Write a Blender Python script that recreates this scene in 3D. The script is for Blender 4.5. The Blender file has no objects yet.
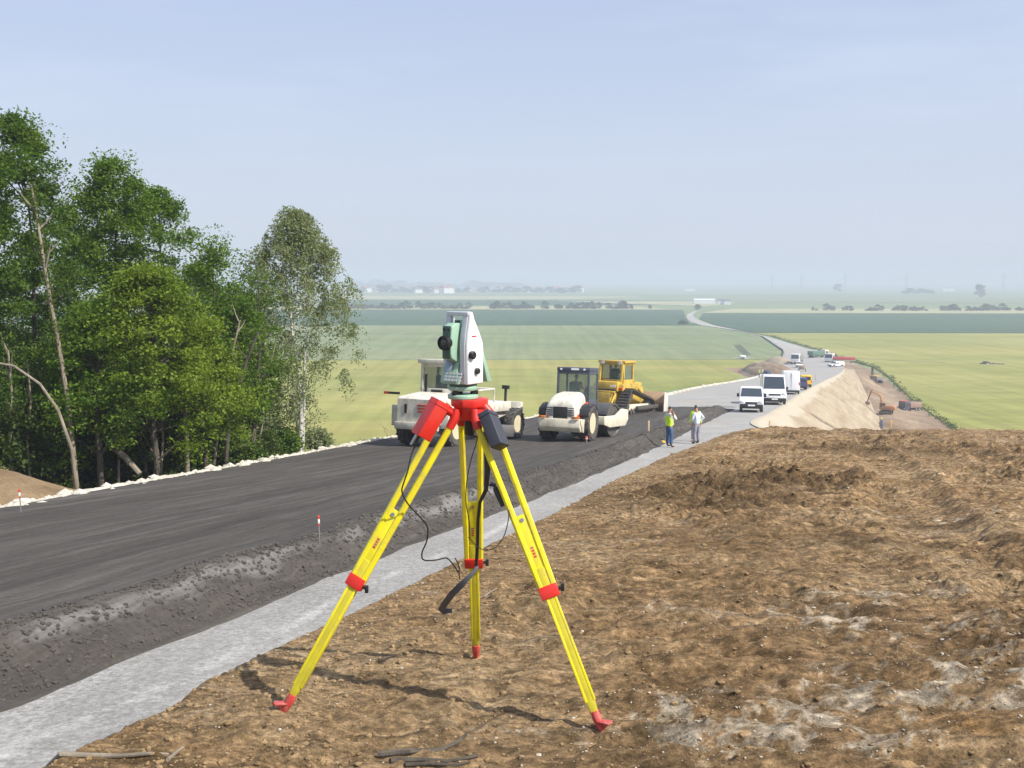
import bpy, bmesh, math, random
import numpy as np
from mathutils import Vector, Matrix
random.seed(7)
rng = np.random.default_rng(11)
scn = bpy.context.scene
COL = scn.collection
F = 1000.0
PITCH = math.atan(104.0 / F)
R = math.radians

# ------------------------------------------------------------------ camera
cd = bpy.data.cameras.new('camera'); cam = bpy.data.objects.new('camera', cd); COL.objects.link(cam)
cd.sensor_width = 36.0; cd.lens = 36.0 * F / 1024.0; cd.clip_start = 0.1; cd.clip_end = 60000
cam.location = (0, 0, 0); cam.rotation_euler = (math.pi / 2 - PITCH, 0, 0)
scn.camera = cam

def ray(px, py):
    u, v = px - 512.0, 384.0 - py
    c, s = math.cos(PITCH), math.sin(PITCH)
    d = Vector((u, F * c + v * s, -F * s + v * c))
    return d / d.y
def at(px, py, Y):
    return ray(px, py) * Y
def hit(px, py, prof, lo=2.0, hi=60000.0):
    d = ray(px, py)
    f = lambda Y: d.z * Y - prof(Y)
    ys = lo
    prev = f(ys)
    while ys < hi:
        n = ys * 1.01
        cur = f(n)
        if prev > 0 >= cur or prev <= 0 < cur:
            a, b = ys, n
            for _ in range(40):
                m = (a + b) / 2
                if (f(m) > 0) == (prev > 0): a = m
                else: b = m
            return d * a
        prev = cur; ys = n
    return d * ys

def pchip(pts):
    xs = np.array([p[0] for p in pts], float); ys = np.array([p[1] for p in pts], float)
    h = np.diff(xs); dl = np.diff(ys) / h
    m = np.zeros(len(xs)); m[0] = dl[0]; m[-1] = dl[-1]
    for i in range(1, len(xs) - 1):
        if dl[i-1] * dl[i] <= 0: m[i] = 0
        else:
            w1 = 2*h[i] + h[i-1]; w2 = h[i] + 2*h[i-1]
            m[i] = (w1 + w2) / (w1/dl[i-1] + w2/dl[i])
    def f(x):
        x = np.asarray(x, float)
        i = np.clip(np.searchsorted(xs, x) - 1, 0, len(xs) - 2)
        t = (x - xs[i]) / h[i]
        lo = x < xs[0]; hi_ = x > xs[-1]
        r = ((1+2*t)*(1-t)**2*ys[i] + t*(1-t)**2*h[i]*m[i] + t*t*(3-2*t)*ys[i+1] + t*t*(t-1)*h[i]*m[i+1])
        r = np.where(lo, ys[0] + (x-xs[0])*m[0], np.where(hi_, ys[-1] + (x-xs[-1])*m[-1], r))
        return r if r.ndim else float(r)
    return f

# numpy gradient-less value noise ------------------------------------------
_perm = rng.random(65536)
def vnoise(x, y, seed=0):
    xi = np.floor(x).astype(np.int64); yi = np.floor(y).astype(np.int64)
    fx = x - xi; fy = y - yi
    fx = fx*fx*(3-2*fx); fy = fy*fy*(3-2*fy)
    def hsh(a, b):
        k = (a * 73856093) ^ (b * 19349663) ^ (seed * 83492791)
        k = (k ^ (k >> 13)) * 1274126177
        return _perm[(k ^ (k >> 16)) & 65535]
    a = hsh(xi, yi); b = hsh(xi+1, yi); c = hsh(xi, yi+1); d = hsh(xi+1, yi+1)
    return (a*(1-fx)+b*fx)*(1-fy) + (c*(1-fx)+d*fx)*fy
def fbm(x, y, sc, octv=4, seed=0, gain=.5):
    r = 0; amp = 1; tot = 0
    x = np.asarray(x, float); y = np.asarray(y, float)
    for o in range(octv):
        r = r + amp*(vnoise(x/sc + 17.3*o, y/sc - 9.1*o, seed+o)*2-1); tot += amp
        amp *= gain; sc /= 2.03
    return r / tot
def sstep(a, b, x):
    t = np.clip((np.asarray(x, float)-a)/(b-a), 0, 1); return t*t*(3-2*t)

# ------------------------------------------------------------------ object helpers
def link(o, parent=None):
    COL.objects.link(o)
    if parent is not None: o.parent = parent
    return o
def tag(o, label=None, cat=None, group=None, kind=None):
    if label: o['label'] = label
    if cat: o['category'] = cat
    if group: o['group'] = group
    if kind: o['kind'] = kind
    return o
def empty(name, loc=(0,0,0), rz=0, label=None, cat=None, group=None, rot=None):
    o = bpy.data.objects.new(name, None); COL.objects.link(o)
    o.empty_display_size = .3
    o.location = loc; o.rotation_euler = rot if rot else (0, 0, rz)
    return tag(o, label, cat, group)
def npmesh(name, V, Fq, mats, parent=None, smooth=False, fmat=None, uv=None, col=None):
    """V (n,3), Fq (m,k) faces of equal size"""
    me = bpy.data.meshes.new(name)
    V = np.asarray(V, np.float32); Fq = np.asarray(Fq, np.int32)
    n, k = Fq.shape
    me.vertices.add(len(V)); me.vertices.foreach_set('co', V.ravel())
    me.loops.add(n*k); me.loops.foreach_set('vertex_index', Fq.ravel())
    me.polygons.add(n); me.polygons.foreach_set('loop_start', np.arange(0, n*k, k, dtype=np.int32))
    if not isinstance(mats, (list, tuple)): mats = [mats]
    for m in mats: me.materials.append(m)
    if fmat is not None: me.polygons.foreach_set('material_index', np.asarray(fmat, np.int32))
    me.update(calc_edges=True)
    me.polygons.foreach_set('use_smooth', np.full(n, smooth, bool))
    if uv is not None:
        l = me.uv_layers.new(name='UVMap'); l.data.foreach_set('uv', np.asarray(uv, np.float32)[Fq.ravel()].ravel())
    if col is not None:
        a = me.color_attributes.new('mask', 'FLOAT_COLOR', 'POINT')
        c = np.ones((len(V), 4), np.float32); c[:, :col.shape[1]] = col
        a.data.foreach_set('color', c.ravel())
    o = bpy.data.objects.new(name, me)
    return link(o, parent)
def grid_faces(nr, nc):
    i = np.arange(nr-1)[:, None]*nc + np.arange(nc-1)[None, :]
    i = i.ravel()
    return np.stack([i, i+1, i+nc+1, i+nc], 1)
def grid_obj(name, X, Y, Z, m, parent=None, uv=None, col=None, smooth=True):
    nr, nc = X.shape
    V = np.stack([X.ravel(), Y.ravel(), Z.ravel()], 1)
    return npmesh(name, V, grid_faces(nr, nc), m, parent, smooth, uv=None if uv is None else np.stack([uv[0].ravel(), uv[1].ravel()], 1), col=col)

# ------------------------------------------------------------------ materials
def nt(name):
    m = bpy.data.materials.new(name); m.use_nodes = True
    t = m.node_tree; b = t.nodes['Principled BSDF']
    return m, t, b
def lin(c):
    return tuple((x/12.92 if x <= .04045 else ((x+.055)/1.055)**2.4) for x in c)
def ramp(t, fac, stops):
    n = t.nodes.new('ShaderNodeValToRGB')
    el = n.color_ramp.elements
    while len(el) < len(stops): el.new(.5)
    for e, (p, c) in zip(el, stops):
        e.position = p; e.color = (*c, 1) if len(c) == 3 else c
    t.links.new(fac, n.inputs['Fac']); return n.outputs['Color']
def tex(t, scale, detail=6, rough=.6, coord='Object', mapping=None, kind='noise'):
    c = t.nodes.new('ShaderNodeTexCoord').outputs[coord]
    if mapping:
        mp = t.nodes.new('ShaderNodeMapping'); mp.inputs['Scale'].default_value = mapping
        t.links.new(c, mp.inputs['Vector']); c = mp.outputs['Vector']
    if kind == 'noise':
        n = t.nodes.new('ShaderNodeTexNoise'); n.inputs['Detail'].default_value = detail; n.inputs['Roughness'].default_value = rough
        out = n.outputs['Fac']
    else:
        n = t.nodes.new('ShaderNodeTexVoronoi'); out = n.outputs['Distance']
    n.inputs['Scale'].default_value = scale
    t.links.new(c, n.inputs['Vector'])
    return out
def mixc(t, fac, a, b, mode='MIX'):
    n = t.nodes.new('ShaderNodeMix'); n.data_type = 'RGBA'; n.blend_type = mode
    for s, v in ((0, fac), (6, a), (7, b)):
        if hasattr(v, 'is_linked') or hasattr(v, 'links'): t.links.new(v, n.inputs[s])
        elif isinstance(v, tuple): n.inputs[s].default_value = (*v, 1) if len(v) == 3 else v
        else: n.inputs[s].default_value = v
    return n.outputs[2]
def bump(t, b, h, strength=.5, dist=.02, prev=None):
    n = t.nodes.new('ShaderNodeBump'); n.inputs['Strength'].default_value = strength; n.inputs['Distance'].default_value = dist
    t.links.new(h, n.inputs['Height'])
    if prev is not None: t.links.new(prev, n.inputs['Normal'])
    t.links.new(n.outputs['Normal'], b.inputs['Normal']); return n.outputs['Normal']
def paint(name, c, rough=.45, metal=0., var=.12, scale=3., dirt=None, dirt_amt=.4, bmp=.0, coat=0):
    m, t, b = nt(name)
    f = tex(t, scale, 8, .65)
    lo = tuple(x*(1-var) for x in c); hi = tuple(min(1, x*(1+var)) for x in c)
    col = ramp(t, f, [(.35, lo), (.65, hi)])
    if dirt:
        f2 = tex(t, scale*1.7, 10, .7, mapping=(1, 1, .6))
        msk = ramp(t, f2, [(.45, (0, 0, 0)), (.75, (dirt_amt,)*3)])
        col = mixc(t, msk, col, dirt)
    t.links.new(col, b.inputs['Base Color'])
    b.inputs['Roughness'].default_value = rough; b.inputs['Metallic'].default_value = metal
    b.inputs['Coat Weight'].default_value = coat
    if bmp: bump(t, b, tex(t, scale*12, 6), bmp, .01)
    return m
def earth(name, stops, scale, fine, rough=.95, bstr=.6, bdist=.03, coord='Object', mapping=None, fine_amt=.35, mask=None, fine2=0, grit=None):
    m, t, b = nt(name)
    f1 = tex(t, scale, 8, .65, coord, mapping)
    col = ramp(t, f1, stops)
    f2 = tex(t, fine, 8, .75, coord, mapping)
    g = ramp(t, f2, [(.3, (1-fine_amt,)*3), (.7, (1+fine_amt,)*3)])
    col = mixc(t, 1.0, col, g, 'MULTIPLY')
    if mask:   # list of (channel, colour) from attribute
        a = t.nodes.new('ShaderNodeVertexColor'); a.layer_name = 'mask'
        sp = t.nodes.new('ShaderNodeSeparateColor'); t.links.new(a.outputs['Color'], sp.inputs[0])
        for ch, c2 in mask:
            mf = t.nodes.new('ShaderNodeMath'); mf.operation = 'MULTIPLY_ADD'
            t.links.new(f2, mf.inputs[0]); mf.inputs[1].default_value = 1.6; t.links.new(sp.outputs[ch], mf.inputs[2])
            k = ramp(t, mf.outputs[0], [(.0, (0, 0, 0)), (1., (1, 1, 1))])
            n = t.nodes.new('ShaderNodeMapRange'); n.inputs['From Min'].default_value = 1.15; n.inputs['From Max'].default_value = 1.75
            t.links.new(mf.outputs[0], n.inputs['Value'])
            col = mixc(t, n.outputs[0], col, c2)
    if grit:
        f5 = tex(t, grit[0], 7, .72, coord, grit[1]); col = mixc(t, 1, col, ramp(t, f5, [(.36, (grit[2],)*3), (.50, (.92,)*3), (.62, (grit[3], grit[3], grit[3]*1.02))]), 'MULTIPLY')
        f6 = tex(t, grit[0]*4.5, 5, .75, coord, (1, 1.6, 1)); col = mixc(t, 1, col, ramp(t, f6, [(.38, (grit[2]*1.15,)*3), (.62, (grit[3],)*3)]), 'MULTIPLY')
    t.links.new(col, b.inputs['Base Color'])
    b.inputs['Roughness'].default_value = rough; b.inputs['Specular IOR Level'].default_value = .2
    if bstr:
        pv_ = bump(t, b, f2, bstr, bdist)
        if fine2: bump(t, b, tex(t, fine2, 5, .7, coord, mapping), .8, .008, pv_)
    return m
M = {}

# ------------------------------------------------------------------ sky, sun
SUN_EL, SUN_DIR = R(44), Vector((.868, -.496))
w = bpy.data.worlds.new('World'); scn.world = w; w.use_nodes = True
wt = w.node_tree; bg = wt.nodes['Background']
sky = wt.nodes.new('ShaderNodeTexSky'); sky.sky_type = 'NISHITA'; sky.sun_disc = False
sky.sun_elevation = SUN_EL
sky.sun_rotation = math.atan2(SUN_DIR.x, SUN_DIR.y)
sky.altitude = 150; sky.air_density = 1.0; sky.dust_density = 2.2; sky.ozone_density = 2.4
# thin high cloud veil, laid out in directions of the sky
tc = wt.nodes.new('ShaderNodeTexCoord'); mp = wt.nodes.new('ShaderNodeMapping'); mp.inputs['Scale'].default_value = (1.2, 1.2, 7.0)
nz = wt.nodes.new('ShaderNodeTexNoise'); nz.inputs['Scale'].default_value = 2.2; nz.inputs['Detail'].default_value = 5; nz.inputs['Roughness'].default_value = .55
wt.links.new(tc.outputs['Generated'], mp.inputs['Vector']); wt.links.new(mp.outputs['Vector'], nz.inputs['Vector'])
mr = wt.nodes.new('ShaderNodeMapRange'); mr.inputs['From Min'].default_value = .45; mr.inputs['From Max'].default_value = .8; mr.inputs['To Max'].default_value = .55
wt.links.new(nz.outputs['Fac'], mr.inputs['Value'])
mx = wt.nodes.new('ShaderNodeMix'); mx.data_type = 'RGBA'
wt.links.new(mr.outputs[0], mx.inputs[0]); wt.links.new(sky.outputs[0], mx.inputs[6]); mx.inputs[7].default_value = (7.2, 7.6, 8.6, 1)
# summer haze in the sky: thick along the horizon, thinning upwards
sx = wt.nodes.new('ShaderNodeSeparateXYZ'); wt.links.new(tc.outputs['Generated'], sx.inputs[0])
hr = wt.nodes.new('ShaderNodeValToRGB'); hr.color_ramp.interpolation = 'EASE'
for e, (p, v) in zip([hr.color_ramp.elements[0], hr.color_ramp.elements[1], hr.color_ramp.elements.new(.3), hr.color_ramp.elements.new(.6)], [(0, 1), (1, .15), (.3, .62), (.6, .3)]):
    e.position = p; e.color = (v, v, v, 1)
for p, v in ((.001, 1), (.3, .62), (.6, .3), (1, .15)): pass
wt.links.new(sx.outputs['Z'], hr.inputs['Fac'])
hc = wt.nodes.new('ShaderNodeValToRGB'); hc.color_ramp.elements[0].color = (5.15, 5.65, 6.45, 1); hc.color_ramp.elements[1].position = .35; hc.color_ramp.elements[1].color = (5.6, 6.6, 8.95, 1)
wt.links.new(sx.outputs['Z'], hc.inputs['Fac'])
mh = wt.nodes.new('ShaderNodeMix'); mh.data_type = 'RGBA'
wt.links.new(hr.outputs['Color'], mh.inputs[0]); wt.links.new(mx.outputs[2], mh.inputs[6]); wt.links.new(hc.outputs['Color'], mh.inputs[7])
wt.links.new(mh.outputs[2], bg.inputs['Color'])
bg.inputs['Strength'].default_value = 0.09
sl = bpy.data.lights.new('sun', 'SUN'); sl.energy = 4.4; sl.angle = R(.6); sl.color = (1.0, .955, .88)
so = link(bpy.data.objects.new('sun', sl))
sd = Vector((SUN_DIR.x*math.cos(SUN_EL), SUN_DIR.y*math.cos(SUN_EL), math.sin(SUN_EL)))
so.rotation_euler = sd.to_track_quat('Z', 'Y').to_euler()
scn.view_settings.view_transform = 'Standard'; scn.view_settings.look = 'None'
scn.view_settings.exposure = 0.45; scn.view_settings.gamma = 1.0
scn.cycles.use_denoising = True
scn.cycles.max_bounces = 8; scn.cycles.volume_bounces = 1; scn.cycles.transparent_max_bounces = 8

# ------------------------------------------------------------------ haze
PLAIN = -28.0
hz, t, b = nt('haze_air')
t.nodes.remove(b)
pv = t.nodes.new('ShaderNodeVolumePrincipled'); pv.inputs['Color'].default_value = (.66, .72, .83, 1)
pv.inputs['Density'].default_value = HAZE_D = 0.00062; pv.inputs['Anisotropy'].default_value = .0
t.links.new(pv.outputs[0], t.nodes['Material Output'].inputs['Volume'])
bm = bmesh.new(); bmesh.ops.create_cube(bm, size=1)
me = bpy.data.meshes.new('haze'); bm.to_mesh(me); bm.free(); me.materials.append(hz)
ho = link(bpy.data.objects.new('haze', me)); ho.location = (0, 8990, (PLAIN-2+24)/2); ho.scale = (19000, 18200, 24-(PLAIN-2))
tag(ho, kind='stuff', label='pale blue summer haze lying over the plain and the far villages')

# ------------------------------------------------------------------ profiles
G = pchip([(-20, -.6), (0, -2.8), (8, -3.65), (20, -5.0), (31, -6.2), (50, -7.95), (69, -9.3), (84, -10.55), (115, -12.9), (150, -15.6), (200, -19.2), (250, -22.2), (300, -24.7), (350, -26.5), (400, -27.4), (450, -27.7), (500, -27.75), (9000, -27.75)])
TH = .4
D = lambda Y: G(Y) + TH
def curve_from(px, prof, pre=(), post=()):
    p = [hit(x, y, prof) for x, y in px]
    a = list(pre) + [(q.y, q.x) for q in p] + list(post)
    a.sort(); return pchip(a)
# left inner edge of the chalk verge
XL = curve_from([(0, 511), (100, 492), (200, 474), (300, 456), (400, 437), (470, 427), (540, 417)], D, pre=[(-20, -13.5), (8, -11.6)],
                post=[(q.y, q.x) for q in [hit(x, y, G) for x, y in [(600, 405), (660, 397), (700, 388), (755, 378), (775, 368), (783, 362), (785, 356)]]])
XB = curve_from([(0, 706), (120, 657), (250, 607), (400, 546), (470, 521), (560, 487), (640, 454), (673, 438)], G, pre=[(-20, -13)],
                post=[(q.y, q.x) for q in [hit(711, 419, G)]])
# right edge of the road where the chalk embankment begins
XR = curve_from([(757, 425), (772, 414), (800, 395), (825, 381), (843, 369), (833, 361), (822, 354)], G, pre=[(-20, 4), (8, 4), (30, 9), (50, 14)])
# ================================================================== TERRAIN
GREY_ST = lambda a: (a, a*.985, a*.96)
# --- materials of the ground
M['base'] = earth('crushed_stone_base', [(.3, (.300, .288, .265)), (.7, (.400, .383, .350))], .35, 17, bstr=.9, bdist=.03, fine_amt=.35, grit=(9, (1, 1, 1), .80, 1.12), mask=[(0, (.52, .50, .46)), (1, (.40, .34, .26))])
M['fill'] = earth('dark_treated_fill', [(.25, (.050, .044, .038)), (.5, (.072, .064, .055)), (.8, (.105, .094, .082))], 1.0, 9, coord='UV', mapping=(.75, .06, 1), fine_amt=.28, bstr=.7, bdist=.03, grit=(2.2, (1.6, .07, 1), .80, 1.25), mask=[(0, (.150, .142, .130))])
M['chalk'] = earth('crushed_chalk', [(.3, (.50, .45, .36)), (.7, (.64, .59, .49))], 1.2, 7, fine_amt=.22, bstr=.8, bdist=.05)
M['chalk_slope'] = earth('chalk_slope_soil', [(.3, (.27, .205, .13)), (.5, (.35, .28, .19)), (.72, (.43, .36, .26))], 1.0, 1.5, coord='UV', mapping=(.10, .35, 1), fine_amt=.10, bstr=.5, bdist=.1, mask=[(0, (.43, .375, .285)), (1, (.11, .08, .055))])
M['dirt'] = earth('loose_brown_dirt', [(.28, (.158, .094, .043)), (.5, (.270, .175, .086)), (.74, (.400, .288, .162))], .8, 11, fine_amt=.50, bstr=1.0, bdist=.05, fine2=70, grit=(5.5, (.8, 3.2, 1), .52, 1.45), mask=[(0, (.43, .355, .255)), (1, (.26, .145, .055)), (2, (.13, .082, .040))])
M['pit'] = earth('excavated_brown_soil', [(.3, (.17, .112, .068)), (.55, (.27, .195, .125)), (.75, (.40, .32, .22))], .09, 1.1, fine_amt=.3, bstr=.8, bdist=.2)
M['soil'] = earth('forest_floor_soil', [(.3, (.045, .038, .022)), (.7, (.10, .082, .045))], .7, 6, fine_amt=.4, bstr=.8, bdist=.08, mask=[(0, (.16, .18, .055))])
M['mound'] = earth('reddish_loam', [(.3, (.16, .105, .055)), (.7, (.28, .20, .115))], .6, 8, fine_amt=.3, bstr=.8, bdist=.04)
def crop(name, a, b, streak=(.012, .05, 1), tram=None):
    m, t, bs = nt(name)
    f = tex(t, 1.0, 7, .62, mapping=streak)
    col = ramp(t, f, [(.30, a), (.66, b)])
    f2 = tex(t, .35, 9, .7, mapping=(.35, 1, 1))
    col = mixc(t, 1, col, ramp(t, f2, [(.3, (.86,)*3), (.7, (1.14,)*3)]), 'MULTIPLY')
    f4 = tex(t, 1.0, 5, .6, mapping=(.012, .03, 1)); col = mixc(t, 1, col, ramp(t, f4, [(.35, (.90, .93, .88)), (.65, (1.07, 1.05, 1.08))]), 'MULTIPLY')
    f3 = tex(t, 1.0, 3, .5, mapping=(.004, .03, 1))
    col = mixc(t, ramp(t, f3, [(.52, (0,)*3), (.70, (.55,)*3)]), col, (b[0]*1.08, b[1]*.92, b[2]*.9))
    f7 = tex(t, 1.0, 2, .5, mapping=(.30, .012, 1)); col = mixc(t, 1, col, ramp(t, f7, [(.35, (.90,)*3), (.65, (1.08,)*3)]), 'MULTIPLY')
    t.links.new(col, bs.inputs['Base Color']); bs.inputs['Roughness'].default_value = .95; bs.inputs['Specular IOR Level'].default_value = .1
    bump(t, bs, f2, .5, .3)
    return m
M['wheat'] = crop('ripening_barley', (.225, .235, .055), (.315, .300, .092))
M['paleg'] = crop('pale_green_wheat', (.170, .208, .098), (.210, .245, .120), (.004, .03, 1))
M['teal'] = crop('dark_green_beet', (.040, .088, .044), (.058, .108, .056), (.004, .03, 1))
M['farmix'] = crop('far_patchwork_crops', (.12, .19, .08), (.27, .29, .14), (.0006, .004, 1))
M['straw'] = crop('pale_straw_strip', (.34, .33, .17), (.40, .38, .22))
M['grass'] = crop('verge_grass', (.06, .095, .03), (.11, .15, .05), (.2, .3, 1))

def struct(o): return tag(o, kind='structure')
# --- the plain: one sheet to the horizon
xs = np.array([-40000, -9000, -3000, -1200, -500, -150, 0, 150, 500, 1200, 3000, 9000, 40000], float)
ys = np.array([-300, 0, 100, 200, 400, 800, 1500, 3000, 6000, 12000, 40000], float)
X, Y = np.meshgrid(xs, ys)
struct(grid_obj('plain', X, Y, np.full_like(X, PLAIN), M['farmix'], smooth=False))
CR = .35   # height of the standing crops
cp = lambda Y_: PLAIN + CR
def field(name, px, m, h=CR, n_edge=1, extra=(), raw=False):
    pts = [hit(x, y, lambda q: PLAIN + h) if not raw else Vector(x) for x, y in px] + [Vector((x, y, PLAIN+h)) for x, y in extra]
    bm = bmesh.new()
    top = [bm.verts.new(p) for p in pts]; bot = [bm.verts.new((p.x, p.y, PLAIN-.2)) for p in pts]
    f = bm.faces.new(top)
    if f.normal.z < 0: f.normal_flip()
    for i in range(len(pts)):
        j = (i+1) % len(pts); bm.faces.new((top[i], top[j], bot[j], bot[i]))
    bmesh.ops.triangulate(bm, faces=[x for x in bm.faces if len(x.verts) > 4])
    bmesh.ops.recalc_face_normals(bm, faces=bm.faces)
    me = bpy.data.meshes.new(name); bm.to_mesh(me); bm.free(); me.materials.append(m)
    return struct(link(bpy.data.objects.new(name, me)))
# left of the road
field('barley_field', [(-700, 360.6), (300, 360.3), (776, 359.6), (770, 363), (730, 380), (640, 393)], M['wheat'], extra=[(20, 180), (-30, 90), (-260, 60), (-700, 150)])
field('wheat_field', [(-700, 325.2), (300, 325.2), (703, 325.6), (712, 328), (755, 336.5), (777, 349), (776, 359.2), (300, 359.9), (-700, 360.2)], M['paleg'])
field('beet_field', [(-700, 309.6), (300, 309.6), (683, 309.8), (686, 318), (690, 323), (702, 325.2), (300, 324.8), (-700, 324.8)], M['teal'])
field('straw_field', [(-700, 306.2), (300, 306.2), (640, 306.6), (670, 309.4), (300, 309.2), (-700, 309.2)], M['straw'])
field('distant_field', [(-700, 299.5), (300, 299.5), (700, 300.5), (672, 304.5), (300, 305.6), (-700, 305.6)], M['teal'], .4)
field('distant_field', [(-700, 295.5), (300, 295.5), (650, 296.5), (560, 299), (-700, 299)], M['straw'], .4)
# right of the road
field('barley_field', [(766, 333), (1060, 333.2), (1700, 333.6), (1700, 380)], M['wheat'],
      extra=[(420, 100), (160, 96)]) if False else None
rr = [hit(x, y, cp) for x, y in [(753, 332.9), (1024, 333.4), (1900, 334)]]
le = [hit(x, y, cp) for x, y in [(966, 434), (935, 416), (908, 395), (890, 377), (874, 366.5), (856, 361.5), (838, 357), (822, 350.5), (790, 341.5), (772, 336)]]
bm_pts = [(p.x, p.y) for p in rr] + [(700, 120), (300, 60), (110, 90)] + [(p.x, p.y) for p in le]
field('barley_field', [], M['wheat'], extra=bm_pts)
field('beet_field', [(703, 313.2), (1024, 313.8), (1900, 314.5), (1900, 332.8), (1024, 332.6), (750, 332.2), (715, 324.6), (699, 318.6)], M['teal'])
field('straw_field', [(735, 308.6), (1024, 309), (1900, 309), (1900, 313.4), (1024, 313.1), (702, 312.6)], M['straw'])
field('distant_field', [(740, 296), (1900, 297), (1900, 303), (1024, 303), (730, 302)], M['paleg'], .4)
field('distant_field', [(560, 301.2), (690, 301.2), (735, 303), (700, 306)], M['straw'], .5)

# --- the hillside on the left (forest floor) running down to the plain
ya = np.concatenate([np.linspace(-25, 60, 70), np.linspace(62, 330, 60)])
d = np.concatenate([np.linspace(0, 6, 13), np.linspace(7, 110, 40)])
Yg, Dg = np.meshgrid(ya, d, indexing='ij')
xl = XL(Yg.ravel()).reshape(Yg.shape) - .5
Xg = xl - Dg
def hill_z(X_, Y_):
    dd = XL(Y_) - .5 - X_
    z = G(Y_) - .30 - .04*dd - .42*np.maximum(0, dd-1.0)
    z = z + .25*fbm(X_, Y_, 5, 4, 3)*sstep(.5, 4, dd)
    z = z + 1.9*np.exp(-(((X_+15.0)/3.2)**2 + ((Y_-25)/3.4)**2))*1.0
    return np.maximum(z, PLAIN - .6)
Zg = hill_z(Xg.ravel(), Yg.ravel()).reshape(Xg.shape)
gm = np.clip(sstep(38, 52, Yg)*1.2, 0, 1)
struct(grid_obj('hillside', Xg, Yg, Zg, M['soil'], col=np.stack([gm.ravel(), 0*gm.ravel(), 0*gm.ravel()], 1)))
# the reddish spoil bank beyond the verge
yy = np.linspace(17.5, 32, 90); xx = np.linspace(-24, -8.6, 90)
Xm, Ym = np.meshgrid(xx, yy)
bump_ = 1.3*np.exp(-((Xm+14.3)/3.4)**2 - ((Ym-25.5)/4.2)**2) + 1.5*np.exp(-((Xm+19)/3.2)**2 - ((Ym-24)/4.5)**2)
Zm = hill_z(Xm.ravel(), Ym.ravel()).reshape(Xm.shape) - .35 + bump_*sstep(.2, 2.2, XL(Ym)-Xm) + .12*fbm(Xm, Ym, 1.2, 5, 9)
tag(grid_obj('spoil_bank', Xm, Ym, Zm, M['mound']), kind='structure')

# --- crushed stone base: strip beside the dark layer, full road beyond it, then the lane across the plain
ya = np.concatenate([np.arange(-18, 40, .35), np.arange(40, 130, .7), np.arange(130, 300, 2.), np.arange(300, 400, 5)])
uu = np.linspace(0, 1, 70)
Yg, Ug = np.meshgrid(ya, uu, indexing='ij')
x0 = XL(Yg.ravel()).reshape(Yg.shape) - .8; x1 = XR(Yg.ravel()).reshape(Yg.shape) + .02
far_l = pchip([(300, XL(300)), (345, hit(783, 355, G).x), (400, hit(781, 349, G).x)])
Xg = x0 + (x1-x0)*Ug
Zg = G(Yg.ravel()).reshape(Yg.shape) + .03*fbm(Xg, Yg, 1.6, 5, 21) - .02
w1 = np.clip(.55*sstep(.15, .6, fbm(Xg*3, Yg*.5, 4, 4, 31)) + .9*np.exp(-((Xg - XB(Yg.ravel()).reshape(Yg.shape) - .95 - .12*np.sin(Yg*.8))/.09)**2)*(Yg < 22), 0, 1)
w2 = sstep(.1, .55, fbm(Xg, Yg*.4, 6, 3, 41))*(Yg > 60)*.8
struct(grid_obj('stone_base', Xg, Yg, Zg, M['base'], col=np.stack([w1.ravel(), w2.ravel(), 0*w1.ravel()], 1)))
# lane across the plain
LL = [(783, 364), (785, 356), (783, 349.5), (760, 335.5), (737, 330.5), (713, 326.8), (700, 324.8), (690, 321.5), (686.5, 318), (687, 314.5), (694, 311)]
RRr = [(846, 368.5), (824, 354), (800, 346.5), (781, 340.8), (765, 336.2), (728, 328.0), (712, 325.0), (700, 320.8), (695, 317.8), (692.5, 314.5), (698, 311)]
Lp = [hit(x, y, lambda q: G(q)+.012) for x, y in LL]; Rp = [hit(x, y, lambda q: G(q)+.012) for x, y in RRr]
Vn, Fn = [], []
tt = np.linspace(0, 1, 12)
for i, (a, c) in enumerate(zip(Lp, Rp)):
    for k in tt: Vn.append(a.lerp(c, k))
Fn = grid_faces(len(Lp), len(tt))
lane_v = np.array([tuple(v) for v in Vn]); lane_v[:, 2] = G(lane_v[:, 1]) + .012
struct(npmesh('distant_road', lane_v, Fn, M['base'], smooth=True, col=np.stack([.5+.4*fbm(lane_v[:, 0], lane_v[:, 1], 30, 3, 5), .35+.5*fbm(lane_v[:, 0], lane_v[:, 1], 50, 3, 6), 0*lane_v[:, 0]], 1)))

# --- the dark layer of treated fill with its windrow edge
ya = np.concatenate([np.arange(-18, 4, .5), np.arange(4, 30, .09), np.arange(30, 55, .2), np.arange(55, 82, .35)])
uu = np.concatenate([np.linspace(0, .80, 60), np.linspace(.803, 1.0, 60)])
Yg, Ug = np.meshgrid(ya, uu, indexing='ij')
xl = XL(Yg.ravel()).reshape(Yg.shape) - .3; xb = XB(Yg.ravel()).reshape(Yg.shape)
xb = xb + .10*fbm(Yg, Yg*0, 1.1, 3, 77) + .12
Xg = xl + (xb-xl)*Ug
dr = xb - Xg                                     # distance from the windrow's foot
prof = sstep(0, .72, dr + .16*fbm(Xg, Yg, .8, 4, 61))
th = TH*prof
lip = .13*np.exp(-((dr-.86)/.24)**2)*(.35 + .9*np.clip(fbm(Yg, Xg*.3, 2.2, 3, 62)+.35, 0, 1.2))
endc = 78.5 - ((Xg-12.8)/6.0)**2*1.2 + .5*fbm(Xg, Yg, 2, 3, 63)
th = th*sstep(0, 7.5, endc-Yg)
lane = (.012*np.sin(Ug*38+.6*fbm(Xg, Yg*.15, 3, 2, 5)) + .012*fbm(Xg*2.2, Yg*.12, .8, 4, 64))*sstep(.95, 1.4, dr)
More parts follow.
